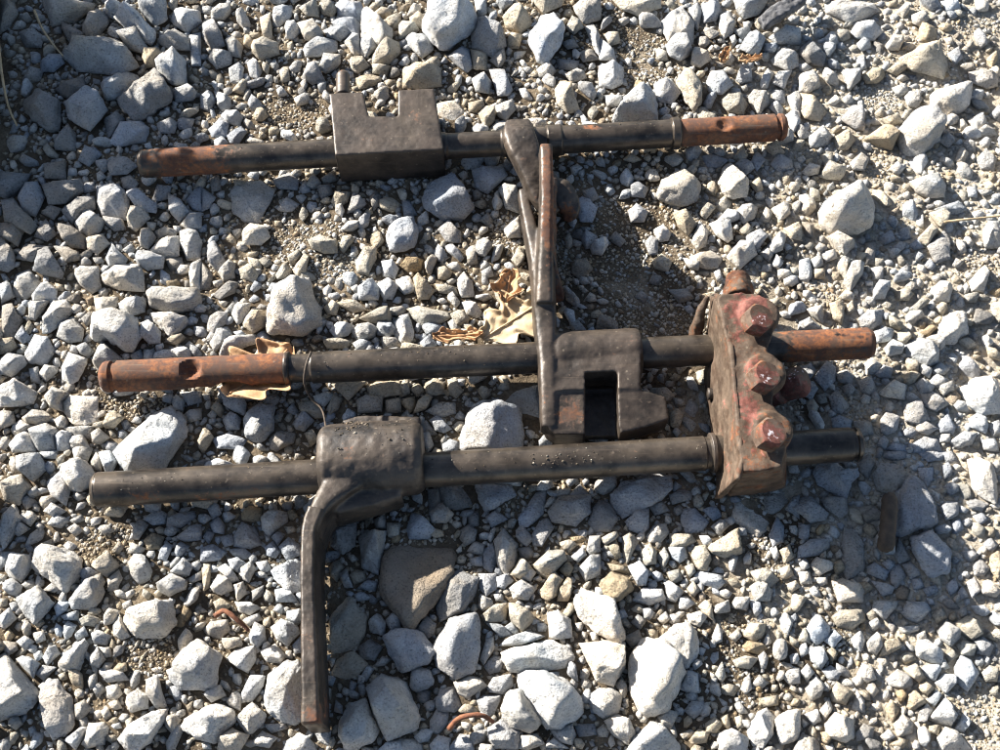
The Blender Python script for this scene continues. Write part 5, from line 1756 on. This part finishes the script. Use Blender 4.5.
# ------------------------------------------------------------------ top rail with the flat notched block and the short fork
A, B, r = RAIL1
f1 = lambda px: frac(RAIL1, px)
t1 = empty('shift_rail', (A + B) / 2 * np.array([1, 1, 0]))
tag(t1, 'top rail with a flat notched block, a short fork and rusty ends', 'shift rail', 'shift rails on the gravel')
prof = [(0, r * .80), (.002, r * .90), (.006, r), (f1(446), r), (f1(448), r * .92), (f1(500), r * .92), (f1(502), r), (f1(672), r), (f1(674), r * .98),
        (f1(774), r * .98), (f1(775), r * .84), (f1(778), r * .84), (f1(779), r * .99), (.996, r * .96), (1, r * .80)]
rod1 = add('rod', rod_mesh(A, B, prof, [(f1(722), .15, .0045, .0022)]), M_STEEL, t1,
           rust=lambda x, y: np.maximum.reduce([span(x, 138, 235, 70) * .80, span(x, 681, 900, 6) * .90, blob(x, y, 592, 127, 14, 4) * .8, np.full(len(x), .12)]))
sharp(rod1)
add('collar', rod_mesh(pt_rail(RAIL1, 670), pt_rail(RAIL1, 680), [(0, r * 1.0), (.15, r * 1.14), (.8, r * 1.16), (1, r * 1.0)], step=.0006), M_STEEL, rod1, rust=.2)
add('collar', rod_mesh(pt_rail(RAIL1, 546), pt_rail(RAIL1, 562), [(0, r * 1.0), (.1, r * 1.10), (.9, r * 1.10), (1, r * 1.0)], step=.0006), M_STEEL, rod1, rust=.1)
add('end_band', rod_mesh(pt_rail(RAIL1, 139), pt_rail(RAIL1, 147), [(0, r * .72), (.3, r * .95), (.8, r * 1.02), (1, r * .9)], step=.0005), M_STEEL, rod1, rust=.12)
blk = slab([(329, 93), (363, 91.5), (366, 104), (369, 116), (398, 116), (398, 90), (434, 88), (444, 149), (335, 155)][::-1], .0285, .0012)
bo = add('gate_block', cast(*blk, voxel=.0007, smooth=2, lump=.00016, scale=140), M_CAST, t1, rust=lambda x, y: np.maximum(blob(x, y, 410, 120, 60, 30) * .30, .14))
add('pin', rod_mesh(U(343, 96, .019), U(343, 74, .017), [(0, .0042), (.9, .0042), (1, .0034)]), M_CAST, bo, rust=.25)
# the short fork: saddle round the bar, blade leaning away to the right, pad at its end
saddle = rod_mesh(pt_rail(RAIL1, 506), pt_rail(RAIL1, 534), [(0, r * 1.12), (.2, r * 1.5), (.8, r * 1.5), (1, r * 1.2)], seg=28)
blade = sweep([U(518, 124, .026), U(520, 140, .029), U(530, 165, .026), U(546, 192, .020), U(560, 210, .014)],
              [(.0075, .0045), (.0095, .006), (.0085, .0065), (.0105, .006), (.0105, .0045)])
shadow_tine = sweep([U(549, 188, .016), U(549, 225, .015), U(549, 265, .015), U(557, 302, .007)], [(.005, .013), (.004, .014), (.004, .014), (.0038, .006)])  # lower prong deepened into a hidden plate to widen the fork's shadow
fk = add('fork', cast(*merge(saddle, blade), voxel=.0008, smooth=6, lump=.0004), M_CAST, t1,
         rust=lambda x, y: np.maximum.reduce([blob(x, y, 566, 206, 16, 26) * .62, blob(x, y, 525, 150, 16, 40) * .35, np.full(len(x), .18)]))
add('fork_pad', cast(*merge(sweep([U(552, 184, .021), U(562, 196, .018), U(569, 211, .013), U(567, 222, .010)], [(.005, .0045), (.008, .0055), (.006, .0055), (.002, .003)])),
     voxel=.0008, smooth=4), M_CAST, fk, rust=lambda x, y: .3 + .45 * blob(x, y, 566, 216, 14, 12))
add('shadow_tine', cast(*shadow_tine, voxel=.0008, smooth=3), M_CAST, fk, rust=.5)

# ------------------------------------------------------------------ middle rail with the long fork and its notched hub
A, B, r = RAIL2
f2 = lambda px: frac(RAIL2, px)
t2 = empty('shift_rail', (A + B) / 2 * np.array([1, 1, 0]))
tag(t2, 'middle rail with rusty left end, notched hub and long upright forked arm', 'shift rail', 'shift rails on the gravel')
prof = [(0, r * .74), (.003, r * .93), (.006, r * .99), (f2(111.5), r * .99), (f2(112.5), r * .84), (f2(117), r * .84), (f2(118), r * 1.0), (f2(285), r * 1.02),
        (f2(292), r * .90), (f2(308), r * .90), (f2(311), r * .90), (f2(313), r * 1.0), (f2(640), r), (.994, r), (1, r * .82)]
dents = [(f2(194), .15, .0060, .0052), (f2(232), 2.6, .013, .0036), (f2(268), 2.6, .010, .0032), (f2(200), 2.7, .010, .002)]
rod2 = add('rod', rod_mesh(A, B, prof, dents), M_STEEL, t2,
           rust=lambda x, y: np.maximum.reduce([span(x, 90, 288, 6) * .95, span(x, 780, 900, 40) * .72, np.full(len(x), .10)]))
sharp(rod2)
add('collar', rod_mesh(pt_rail(RAIL2, 285), pt_rail(RAIL2, 291), [(0, r * 1.0), (.2, r * 1.10), (.8, r * 1.10), (1, r * .95)], step=.0005), M_STEEL, rod2, rust=.5)
hub_top = slabz([(549, 350, .0320), (560, 341, .0290), (588, 335, .0270), (638, 336.5, .0270), (641, 350, .0340), (641, 389, .0325), (600, 389, .0330), (546, 391, .0330)][::-1], .0100)
sleeve = rod_mesh(pt_rail(RAIL2, 552), pt_rail(RAIL2, 640), [(0, .0128), (.06, .0138), (.94, .0138), (1, .0128)], seg=28)
lug_l = slabz([(545, 374, .0335), (590, 374, .0330), (590, 434, .0270), (555, 434, .0270), (546, 426, .0285)][::-1], .0080)
lug_r = slabz([(612, 374, .0335), (641, 389, .0315), (666, 396, .0300), (669.5, 419, .0275), (646, 427, .0270), (620, 433, .0270)][::-1], .0090)
notch = slab([(585, 371.5), (617.5, 370.5), (621, 450), (587, 450)][::-1], .0300, .0055)
notch[0][:4, 2] = .06
floor2 = slab([(580, 372), (622, 372), (622, 436), (582, 436)][::-1], .0060, .0002)  # slab added below the notch so that it looks dark inside
def top_at(px, py, ztop, hh):                  # centre of a bar whose upper edge shows at px, py
    P = U(px, py, ztop); P[2] -= hh
    return P
def blade_path(rows): return [top_at(a, b, z, h) for a, b, z, w, h in rows], [(w, h) for a, b, z, w, h in rows]
arm = sweep(*blade_path([(549.5, 424, .0255, .0044, .008), (548.5, 385, .0300, .0046, .010), (547, 350, .0310, .0050, .011), (546, 325, .0325, .0058, .011), (544.5, 300, .0350, .0064, .011), (543.5, 265, .0380, .0066, .011)]), n=50, power=6)
tine_u = sweep(*blade_path([(545, 300, .038, .0052, .012), (545.5, 262, .042, .0048, .014), (546.5, 225, .047, .0042, .015), (547, 180, .0520, .0038, .013), (546, 140, .0530, .0036, .008)]), n=50, power=6)
tine_l = sweep(*blade_path([(541, 290, .032, .0046, .010), (537, 255, .027, .0042, .010), (530, 222, .022, .0038, .009), (525.5, 202, .019, .0034, .008), (523.5, 187, .018, .0032, .006)]), n=40, power=6)
def rust2(x, y):
    return np.maximum.reduce([blob(x, y, 549, 200, 9, 95) * .95, blob(x, y, 568, 414, 22, 24) * .70 * (x > 553) * (x < 590), blob(x, y, 545, 142, 14, 8) * .8, np.full(len(x), .16)])
fk2 = add('fork', cast(*merge(hub_top, sleeve, lug_l, lug_r, floor2, arm, tine_u, tine_l), voxel=.00075, smooth=3, lump=.00022, cut=notch), M_CAST, t2, rust=rust2)

# ------------------------------------------------------------------ lowest rail with the greasy hub and the long arm
A, B, r = RAIL3
f3 = lambda px: frac(RAIL3, px)
t3 = empty('shift_rail', (A + B) / 2 * np.array([1, 1, 0]))
tag(t3, 'lowest rail with a greasy black hub and a long arm pointing down', 'shift rail', 'shift rails on the gravel')
prof = [(0, r * .80), (.004, r * .95), (.007, r), (f3(704), r), (f3(705), r * .93), (f3(709), r * .93), (f3(710), r), (f3(850), r), (f3(851), r * .88), (f3(854), r * .88), (f3(855), r), (.998, r * .95), (1, r * .8)]
rod3 = add('rod', rod_mesh(A, B, prof), M_STEEL, t3,
           rust=lambda x, y: np.maximum.reduce([blob(x, y, 160, 494, 120, 16) * .48, np.full(len(x), .16)]))
sharp(rod3)
add('end_band', rod_mesh(pt_rail(RAIL3, 92), pt_rail(RAIL3, 99), [(0, r * .74), (.4, r * .93), (.9, r * 1.01), (1, r * .97)], step=.0005), M_STEEL, rod3, rust=.25)
add('retaining_ring', rod_mesh(pt_rail(RAIL3, 710), pt_rail(RAIL3, 715), [(0, r * 1.0), (.1, r * 1.16), (.9, r * 1.16), (1, r * 1.0)], step=.0005), M_CAST, rod3, rust=.2)
OFS = np.array([0, .0060, .0035])
sleeve = rod_mesh(pt_rail(RAIL3, 321) + OFS, pt_rail(RAIL3, 424) + OFS, [(0, .0165), (.06, .0192), (.5, .0200), (.93, .0192), (1, .0165)], seg=40)
lip = slab([(342, 420), (362, 414), (420, 416), (420, 440), (340, 440)][::-1], .0070, .0005)
web = sweep(*blade_path([(356, 466, .0330, .010, .012), (334, 486, .0345, .0075, .015), (318, 508, .0365, .005, .017), (309, 530, .0380, .004, .018)]), n=30, power=6)
belly = sweep([U(398, 486, .016), U(360, 500, .016), U(334, 516, .018)], [(.010, .010), (.009, .011), (.004, .010)], n=20)
arm3 = sweep(*blade_path([(316, 506, .0370, .0040, .016), (308.5, 529, .0390, .0036, .0185), (307, 575, .0400, .0034, .0190), (308, 620, .0400, .0036, .0190), (309, 670, .0400, .0039, .0190), (310, 722, .0390, .0043, .0180)]), n=140, m=44, power=14)
fk3 = add('fork', cast(*merge(sleeve, lip, web, belly), voxel=.0009, smooth=7, lump=.00028, scale=240), M_GREASE, t3,
          rust=lambda x, y: np.maximum(blob(x, y, 345, 445, 16, 22) * .4, .12))
arm_o = add('arm', (rough(arm3[0], .00022, 260), arm3[1]), M_CAST, fk3,
            rust=lambda x, y: np.maximum.reduce([blob(x, y, 316, 712, 22, 26) * .62, np.full(len(x), .20)]))

# ------------------------------------------------------------------ the red painted housing standing across the two lower rails
t4 = empty('detent_housing', U(745, 400, 0))
tag(t4, 'rusty red painted iron housing with three bolts across the lower rails', 'housing')
ZT = .0560
top_px = [(717, 300), (722, 294), (742, 292), (760, 294), (771, 306), (775, 328), (767, 350), (770, 364), (777, 382), (772, 402), (783, 420), (787, 442), (784, 456), (781, 467),
          (762, 471), (744, 472), (740, 458), (736, 430), (735, 405), (732, 372), (729, 345), (722, 318)]
top = np.array([U(a, b, ZT) for a, b in top_px])
bot = top.copy(); bot[:, 2] = .002
bot_px = {0: (712, 298), 1: (716, 292), 12: (787, 470), 13: (786, 488), 14: (764, 494), 15: (728, 497), 16: (715, 480), 17: (713, 436), 18: (706, 405), 19: (704, 376), 20: (706, 350), 21: (709, 322)}
for i, (a, b) in bot_px.items(): bot[i] = U(a, b, .003)
body = loft(top[::-1], bot[::-1])
flange_foot = slab([(714, 498), (736, 480), (740, 470), (728, 455), (716, 470)][::-1], .026, .004)
BOLTS = [(753, 324), (759, 381), (765, 438)]
BAX = unit((.34, .05, 1.0))
bosses = [bolt_mesh(U(a, b, .046), (.15, 0, 1), .0106, .0125, hexa=False, dome=.0) for a, b in BOLTS]
def paint4(x, y):
    return np.maximum.reduce([blob(x, y, 748, 310, 34, 40) * .72, blob(x, y, 750, 400, 22, 90) * .52, blob(x, y, 726, 420, 12, 70) * .30, np.full(len(x), .22)])
body_o = add('body', cast(*merge(body, *bosses), voxel=.0009, smooth=3, lump=.0004, scale=230), M_PAINT, t4,
             rust=lambda x, y: np.clip(.40 - .25 * blob(x, y, 715, 390, 14, 90), 0, 1), paint=paint4,
             chip=lambda x, y: .08 + 0 * x)
flange = add('flange', cast(*merge(loft(np.array([U(a, b, z) for a, b, z in ((715, 300, .0555), (729, 348, .0562), (735, 405, .0562), (740, 462, .0558), (736, 479, .0556))]
                                              + [U(a, b, .0040) for a, b in ((714, 499), (718, 455), (711, 433), (703, 376), (704, 352), (710, 296))])[::-1],
                                    np.array([U(a + 5, b, z) for a, b, z in ((715, 300, .0555), (729, 348, .0562), (735, 405, .0562), (740, 462, .0558), (736, 479, .0556))]
                                              + [U(a + 9, b, .0040) for a, b in ((714, 499), (718, 455), (711, 433), (703, 376), (704, 352), (710, 296))])[::-1])),
                           voxel=.0008, smooth=2, lump=.0004), M_PAINT, t4, rust=.30, paint=lambda x, y: .18 + .35 * blob(x, y, 732, 420, 8, 60), chip=.0)
# bolt holes in the flange: short dark sockets
for a, b, z in ((709.5, 394, .016), (732.5, 468, .030)):
    P = U(a, b, z)
    add('bolt_hole', rod_mesh(P + np.array([.0035, 0, 0]), P - np.array([.0012, 0, 0]), [(0, .0030), (.93, .0033), (.96, .0022), (1, .0020)], seg=20, step=.0008), M_GREASE, flange, rust=.1)
for i, (a, b) in enumerate(BOLTS):
    P = U(a, b, .0580)
    bt = add('bolt', bolt_mesh(P, BAX, .0080, .0085, dome=.05), M_BOLT, t4, rust=.45, paint=lambda x, y, a=a, b=b: .25 + .55 * blob(x, y, a + 7, b - 3, 13, 13),
             chip=lambda x, y, a=a, b=b: .72 * blob(x, y, a + 8, b - 4, 12, 10))
    sharp(bt, 30)
P = U(784, 386, .018)
pl = add('plug', merge(bolt_mesh(P, (.75, -.05, .66), .0085, .0120), bolt_mesh(P - np.array([.008, 0, .004]), (.75, -.05, .66), .0100, .0090, hexa=False)), M_BOLT, t4, rust=.4, paint=.55,
         chip=lambda x, y: .62 * blob(x, y, 793, 375, 16, 14))
sharp(pl, 30)
add('boss', cast(*merge(rod_mesh(U(739, 300, .024), U(737, 276, .020), [(0, .0085), (.5, .0082), (.6, .0070), (.9, .0066), (1, .0045)], seg=26)), voxel=.0008, smooth=3, lump=.0006),
    M_PAINT, t4, rust=.55, paint=.2, chip=.0)
add('ear', cast(*sweep([U(708, 296, .030), U(701, 312, .026), U(697, 328, .018), U(696, 340, .010)], [(.0014, .004), (.0024, .006), (.003, .006), (.003, .005)], n=24), voxel=.0007, smooth=2), M_PAINT, t4, rust=.4, paint=.1, chip=.0)

# crumbs of dried dirt and grit stuck to the grease
def crumbs(spots, rail, rad, ofs, parent, seed, mat=None):
    q = random.Random(seed); V = []; f = []; t = []; n = 0
    A_, B_, r_ = rail; ax = unit(B_ - A_); n1 = unit(np.cross(np.cross(ax, [0, 0, 1.0]), ax)); n2 = np.cross(ax, n1)
    for px0, px1, a0, a1, cnt, s0, s1 in spots:
        for _ in range(cnt):
            P = pt_rail(rail, q.uniform(px0, px1)) + ofs
            th = R(q.gauss((a0 + a1) / 2, (a1 - a0) / 4)); s = q.uniform(s0, s1) * q.uniform(.5, 1)
            c_ = P + (n1 * math.cos(th) + n2 * math.sin(th)) * (rad + s * .2)
            v, g_ = PROTO[0][q.randrange(30)]
            V.append(v * s * np.array([q.uniform(.8, 1.3), q.uniform(.7, 1.1), .9]) + c_); f.append(g_ + n); n += len(v)
            k_ = q.choice(((.26, .21, .15), (.15, .115, .08), (.12, .09, .065), (.40, .35, .28), (.19, .15, .11)))
            t.append(np.tile(np.array(k_) * q.uniform(.7, 1.2), (len(v), 1)))
    o = mk('dirt_crumbs', np.vstack(V), np.concatenate(f), M_STONE, parent=parent, smooth=False, tint=np.vstack(t))
    o['kind'] = 'stuff'
crumbs([(530, 600, -20, 45, 34, .0003, .0011), (110, 315, -60, 40, 40, .0003, .0006), (430, 700, -60, 40, 60, .0003, .0006)], RAIL3, .0089, np.zeros(3), rod3, 3)
crumbs([(340, 415, -70, 20, 60, .0003, .0008), (345, 372, -75, -25, 40, .0006, .0014)], RAIL3, .0196, OFS, fk3, 4)
crumbs([(320, 530, -60, 40, 60, .0003, .0007)], RAIL2, .0084, np.zeros(3), rod2, 5)
crumbs([(240, 325, -60, 40, 24, .0003, .0006), (570, 665, -60, 40, 30, .0003, .0007)], RAIL1, .0082, np.zeros(3), rod1, 6)
# ------------------------------------------------------------------ dry leaves, twigs, bits
M_LEAF = plain_material('dry_leaf', [(0.3, (0.21, 0.105, 0.045)), (0.5, (0.40, 0.235, 0.115)), (0.7, (0.53, 0.36, 0.20))], 60, .75, .0006, 300)
M_LEAF2 = plain_material('bleached_leaf', [(0.3, (0.24, 0.15, 0.075)), (0.5, (0.42, 0.31, 0.18)), (0.7, (0.52, 0.41, 0.27))], 60, .75, .0006, 300)
M_TWIG = plain_material('twig_bark', [(0.3, (0.025, 0.018, 0.012)), (0.7, (0.085, 0.058, 0.036))], 200, .8, .0003, 900)
M_STRAW = plain_material('dry_stem', [(0.3, (0.22, 0.16, 0.09)), (0.7, (0.42, 0.33, 0.2))], 200, .8, .0002, 900)
M_CHAR = plain_material('charred_wood', [(0.35, (0.03, 0.03, 0.032)), (0.7, (0.13, 0.13, 0.135))], 260, .8, .0012, 420)
M_RUSTY = plain_material('rusty_iron', [(0.3, (0.07, 0.026, 0.015)), (0.6, (0.20, 0.075, 0.032)), (0.8, (0.30, 0.13, 0.06))], 350, .85, .0006, 700)
M_GREEN = plain_material('shade_weed_leaf', [(0.3, (0.03, 0.045, 0.015)), (0.7, (0.08, 0.10, 0.04))], 120, .6, .0003, 500)

def leaf_mesh(center, ang, length, width, lobes, curl, wave, seed, z, lift=0.0):
    q = random.Random(seed)
    nu, nv = 46, 25
    V = []
    ca, sa = math.cos(ang), math.sin(ang)
    ph = [q.uniform(0, 6.28) for _ in range(6)]
    for i in range(nu):
        u = i / (nu - 1)
        w = math.sin(math.pi * min(u * .96 + .03, 1)) ** .62 * (1 + .30 * math.sin(lobes * math.pi * 2 * u + ph[0])) * width / 2
        for j in range(nv):
            v = j / (nv - 1) * 2 - 1
            x = (u - .5) * length; y = v * w * (1 + .08 * math.sin(9 * u + ph[1]))
            h = curl * (abs(v) ** 1.7) * width * .5 * (1 + .5 * math.sin(5 * u + ph[2] + (2 if v > 0 else 0)))
            h += wave * width * (.5 * math.sin(7 * u + ph[3] + 2 * v) + .35 * math.sin(11 * u - 4 * v + ph[4]))
            h += abs(u - .5) ** 2 * length * curl * .6 + .0011 * abs(math.sin((u * 11 - abs(v) * 3.2) * math.pi / 2)) * (.4 + .6 * abs(v)) + .0012 * math.sin(u * 23 + v * 9 + ph[5]) * abs(v)
            Y = sa * x + ca * y
            V.append((center[0] + ca * x - sa * y, center[1] + Y, z + h + lift * max(0.0, -Y - .002)))
    V = np.array(V)
    f = [(i * nv + j, (i + 1) * nv + j, (i + 1) * nv + j + 1, i * nv + j + 1) for i in range(nu - 1) for j in range(nv - 1)]
    return V, f

def leaf(label, cx, cy, ang, length, width, lobes, curl, wave, seed, z, mat, cat='leaf', name='dry_leaf', lift=0.0):
    C = U(cx, cy, z)
    V, f = leaf_mesh(C, R(ang), length * S, width * S, lobes, curl, wave, seed, z, lift)
    t = empty(name, (C[0], C[1], 0))
    tag(t, label, cat, 'dry leaves on the gravel')
    o = mk('blade', V, f, mat, parent=t)
    md = o.modifiers.new('thick', 'SOLIDIFY'); md.thickness = .0004
    nu, nv = 46, 25
    mid = V.reshape(nu, nv, 3)[:, nv // 2]
    rib = catmull(mid[::7], 26); rib[:, 2] += .0004
    a, b = sweep(rib[::5], [(.0005, .0005)] * len(rib[::5]), n=26, m=8, power=2)
    mk('midrib', a, b, mat, parent=t)
    return t

leaf('tan curled dry leaf trapped under the rusty end of the middle rail', 262, 376, 50, 84, 70, 3.2, .10, .05, 5, .0050, M_LEAF, lift=.85)
leaf('bleached crumpled dry leaf left of the long fork', 514, 320, 36, 78, 50, 3.0, .12, .05, 9, .0065, M_LEAF2)
leaf('pale rolled leaf scrap above the bleached leaf by the long fork', 508, 288, 80, 38, 26, 2.1, .4, .10, 12, .0070, M_LEAF)
leaf('narrow brown leaf scrap left of the bleached leaf', 458, 336, 4, 50, 15, 1.5, .25, .08, 15, .0100, M_LEAF)
leaf('tiny orange leaf scrap behind the right end of the top rail', 725, 56, 65, 24, 11, 1.0, .4, .05, 21, .0110, M_LEAF)
leaf('tiny brown leaf scrap right of the orange one, top right', 750, 60, 10, 26, 10, 1.0, .4, .05, 22, .0100, M_LEAF)

def stem(name, label, pts, rad, mat, cat, n=40, group=None, taper=.6, ends=False):
    P = [U(a, b, z) for a, b, z in pts]
    sz = [(rad * (1 - (1 - taper) * i / (len(P) - 1)),) * 2 for i in range(len(P))]
    if ends: sz[0] = sz[-1] = (rad * .35, rad * .35)
    V, f = sweep(P, sz, n=n, m=14, power=2.2)
    V = V + .12 * rad * np.stack([vnoise(V * 900 + 3), vnoise(V * 900 + 13), vnoise(V * 900 + 23)], 1)
    return tag(mk(name, V, f, mat), label, cat, group)

stem('twig', 'thin dark twig hooked over the middle rail', [(311, 352, .0300), (306, 366, .0305), (304.5, 383, .0255), (311, 398, .0150), (322, 410, .0130), (326, 428, .0180)], .00075, M_TWIG, 'twig')
stem('straw', 'thin dry stem lying across the gravel at the right edge', [(944, 222, .010), (962, 220, .012), (982, 218, .011), (1006, 215, .012)], .0008, M_STRAW, 'stem')
stem('straw', 'thin dry stem curving down the dark left edge', [(-2, 40, .030), (2, 75, .026), (8, 105, .018), (17, 126, .010)], .0009, M_STRAW, 'stem')
stem('straw', 'thin dry stem in the shade near the top left corner', [(34, 10, .022), (42, 28, .018), (52, 43, .016), (63, 56, .013)], .0008, M_STRAW, 'stem')
stem('twig', 'short orange brown twig on the gravel left of the long arm', [(215, 616, .011), (224, 611, .013), (234, 617, .013), (242, 624, .011), (249, 631, .009)], .0014, M_RUSTY, 'twig')
stem('iron_ring', 'thin rusty curved strip half buried at the bottom centre', [(449, 729, .006), (458, 719, .010), (472, 715, .012), (484, 716, .011), (493, 722, .006)], .0013, M_RUSTY, 'iron strip', taper=.8)
stem('stick', 'short thick brown stick in the shadow right of the red housing', [(890, 493, .0085), (889.6, 499, .0090), (889, 515, .0105), (887, 535, .0100), (885.5, 547, .0085), (885, 552, .0080)], .0037, M_TWIG, 'stick', taper=1.15, ends=True)
# charred splinter at the top edge
sp = [sweep([U(760 + k * 3, 22 + k * 4.5, .013 - k * .001), U(778 + k * 3, 9 + k * 5, .015), U(802 + k * 2, -6 + k * 6, .013)], [(.0024, .003), (.0032, .0034), (.0026, .003)], n=24, m=12, power=4) for k in (0, 1)]
tag(mk('wood_splinter', *cast(*merge(*sp), voxel=.0008, smooth=1, lump=.0006, scale=400), M_CHAR), 'charred dark wood splinter at the top edge', 'splinter')

# ------------------------------------------------------------------ unseen weed clump, added to shade the top left corner
rs = random.Random(8)
wc = np.array([U(-100, 20)[0], U(-100, 20)[1], 0.0])
weed = empty('shade_weed_clump', wc)
tag(weed, 'unseen leafy weed clump added beyond the top left corner to cast shade', 'weed')
LV, LF = [], []
SV = []
def in_view(P):
    x, y = to_px(np.array([P]))
    return x[0] > -10 and y[0] > -10
for k in range(110):
    if k < 22:      # tall shoots
        base = U(rs.uniform(-125, -55), rs.uniform(-75, 25)); h = rs.uniform(.07, .15)
    else:           # low leaves along the ground
        base = U(rs.uniform(-95, -28), rs.uniform(-60, 150)); h = rs.uniform(.025, .05)
    base[2] = 0
    a = rs.uniform(1.2, 5.0); sp_ = rs.uniform(.0, .04)
    tip = base + np.array([math.cos(a) * sp_, math.sin(a) * sp_, h])
    mid = (base + tip) / 2 + np.array([0, 0, .012])
    SV.append(sweep([base, mid, tip], [(.0018, .0018), (.0014, .0014), (.0007, .0007)], n=10, m=6, power=2, ref=(.3, .8, .1)))
    for t in np.linspace(.12, 1, 13):
        P = base * (1 - t) ** 2 + 2 * mid * t * (1 - t) + tip * t * t
        for _ in range(2):
            b = rs.uniform(0, 6.283); L = rs.uniform(.018, .036); W = L * rs.uniform(.28, .42)
            dr = np.array([math.cos(b), math.sin(b), rs.uniform(-.35, .5)]); dr /= np.linalg.norm(dr)
            if in_view(P + dr * L) or in_view(P): continue
            sd = unit(np.cross(dr, [rs.uniform(-.3, .3), rs.uniform(-.3, .3), 1])); up_ = np.cross(sd, dr)
            n0 = len(LV)
            for s_, w_ in ((0, .12), (.3, .9), (.6, 1), (1, .05)):
                c_ = P + dr * L * s_ - up_ * L * .18 * s_ * s_
                LV += [c_ - sd * W * w_ * .5 + up_ * W * .12, c_ - up_ * W * .05, c_ + sd * W * w_ * .5 + up_ * W * .12]
            for i in range(3):
                for j in range(2):
                    LF.append((n0 + i * 3 + j, n0 + i * 3 + j + 1, n0 + i * 3 + j + 4, n0 + i * 3 + j + 3))
mk('stems', *merge(*SV), M_TWIG, parent=weed)
fo = mk('foliage', np.array(LV), np.array(LF), M_GREEN, parent=weed)
fo['kind'] = 'stuff'
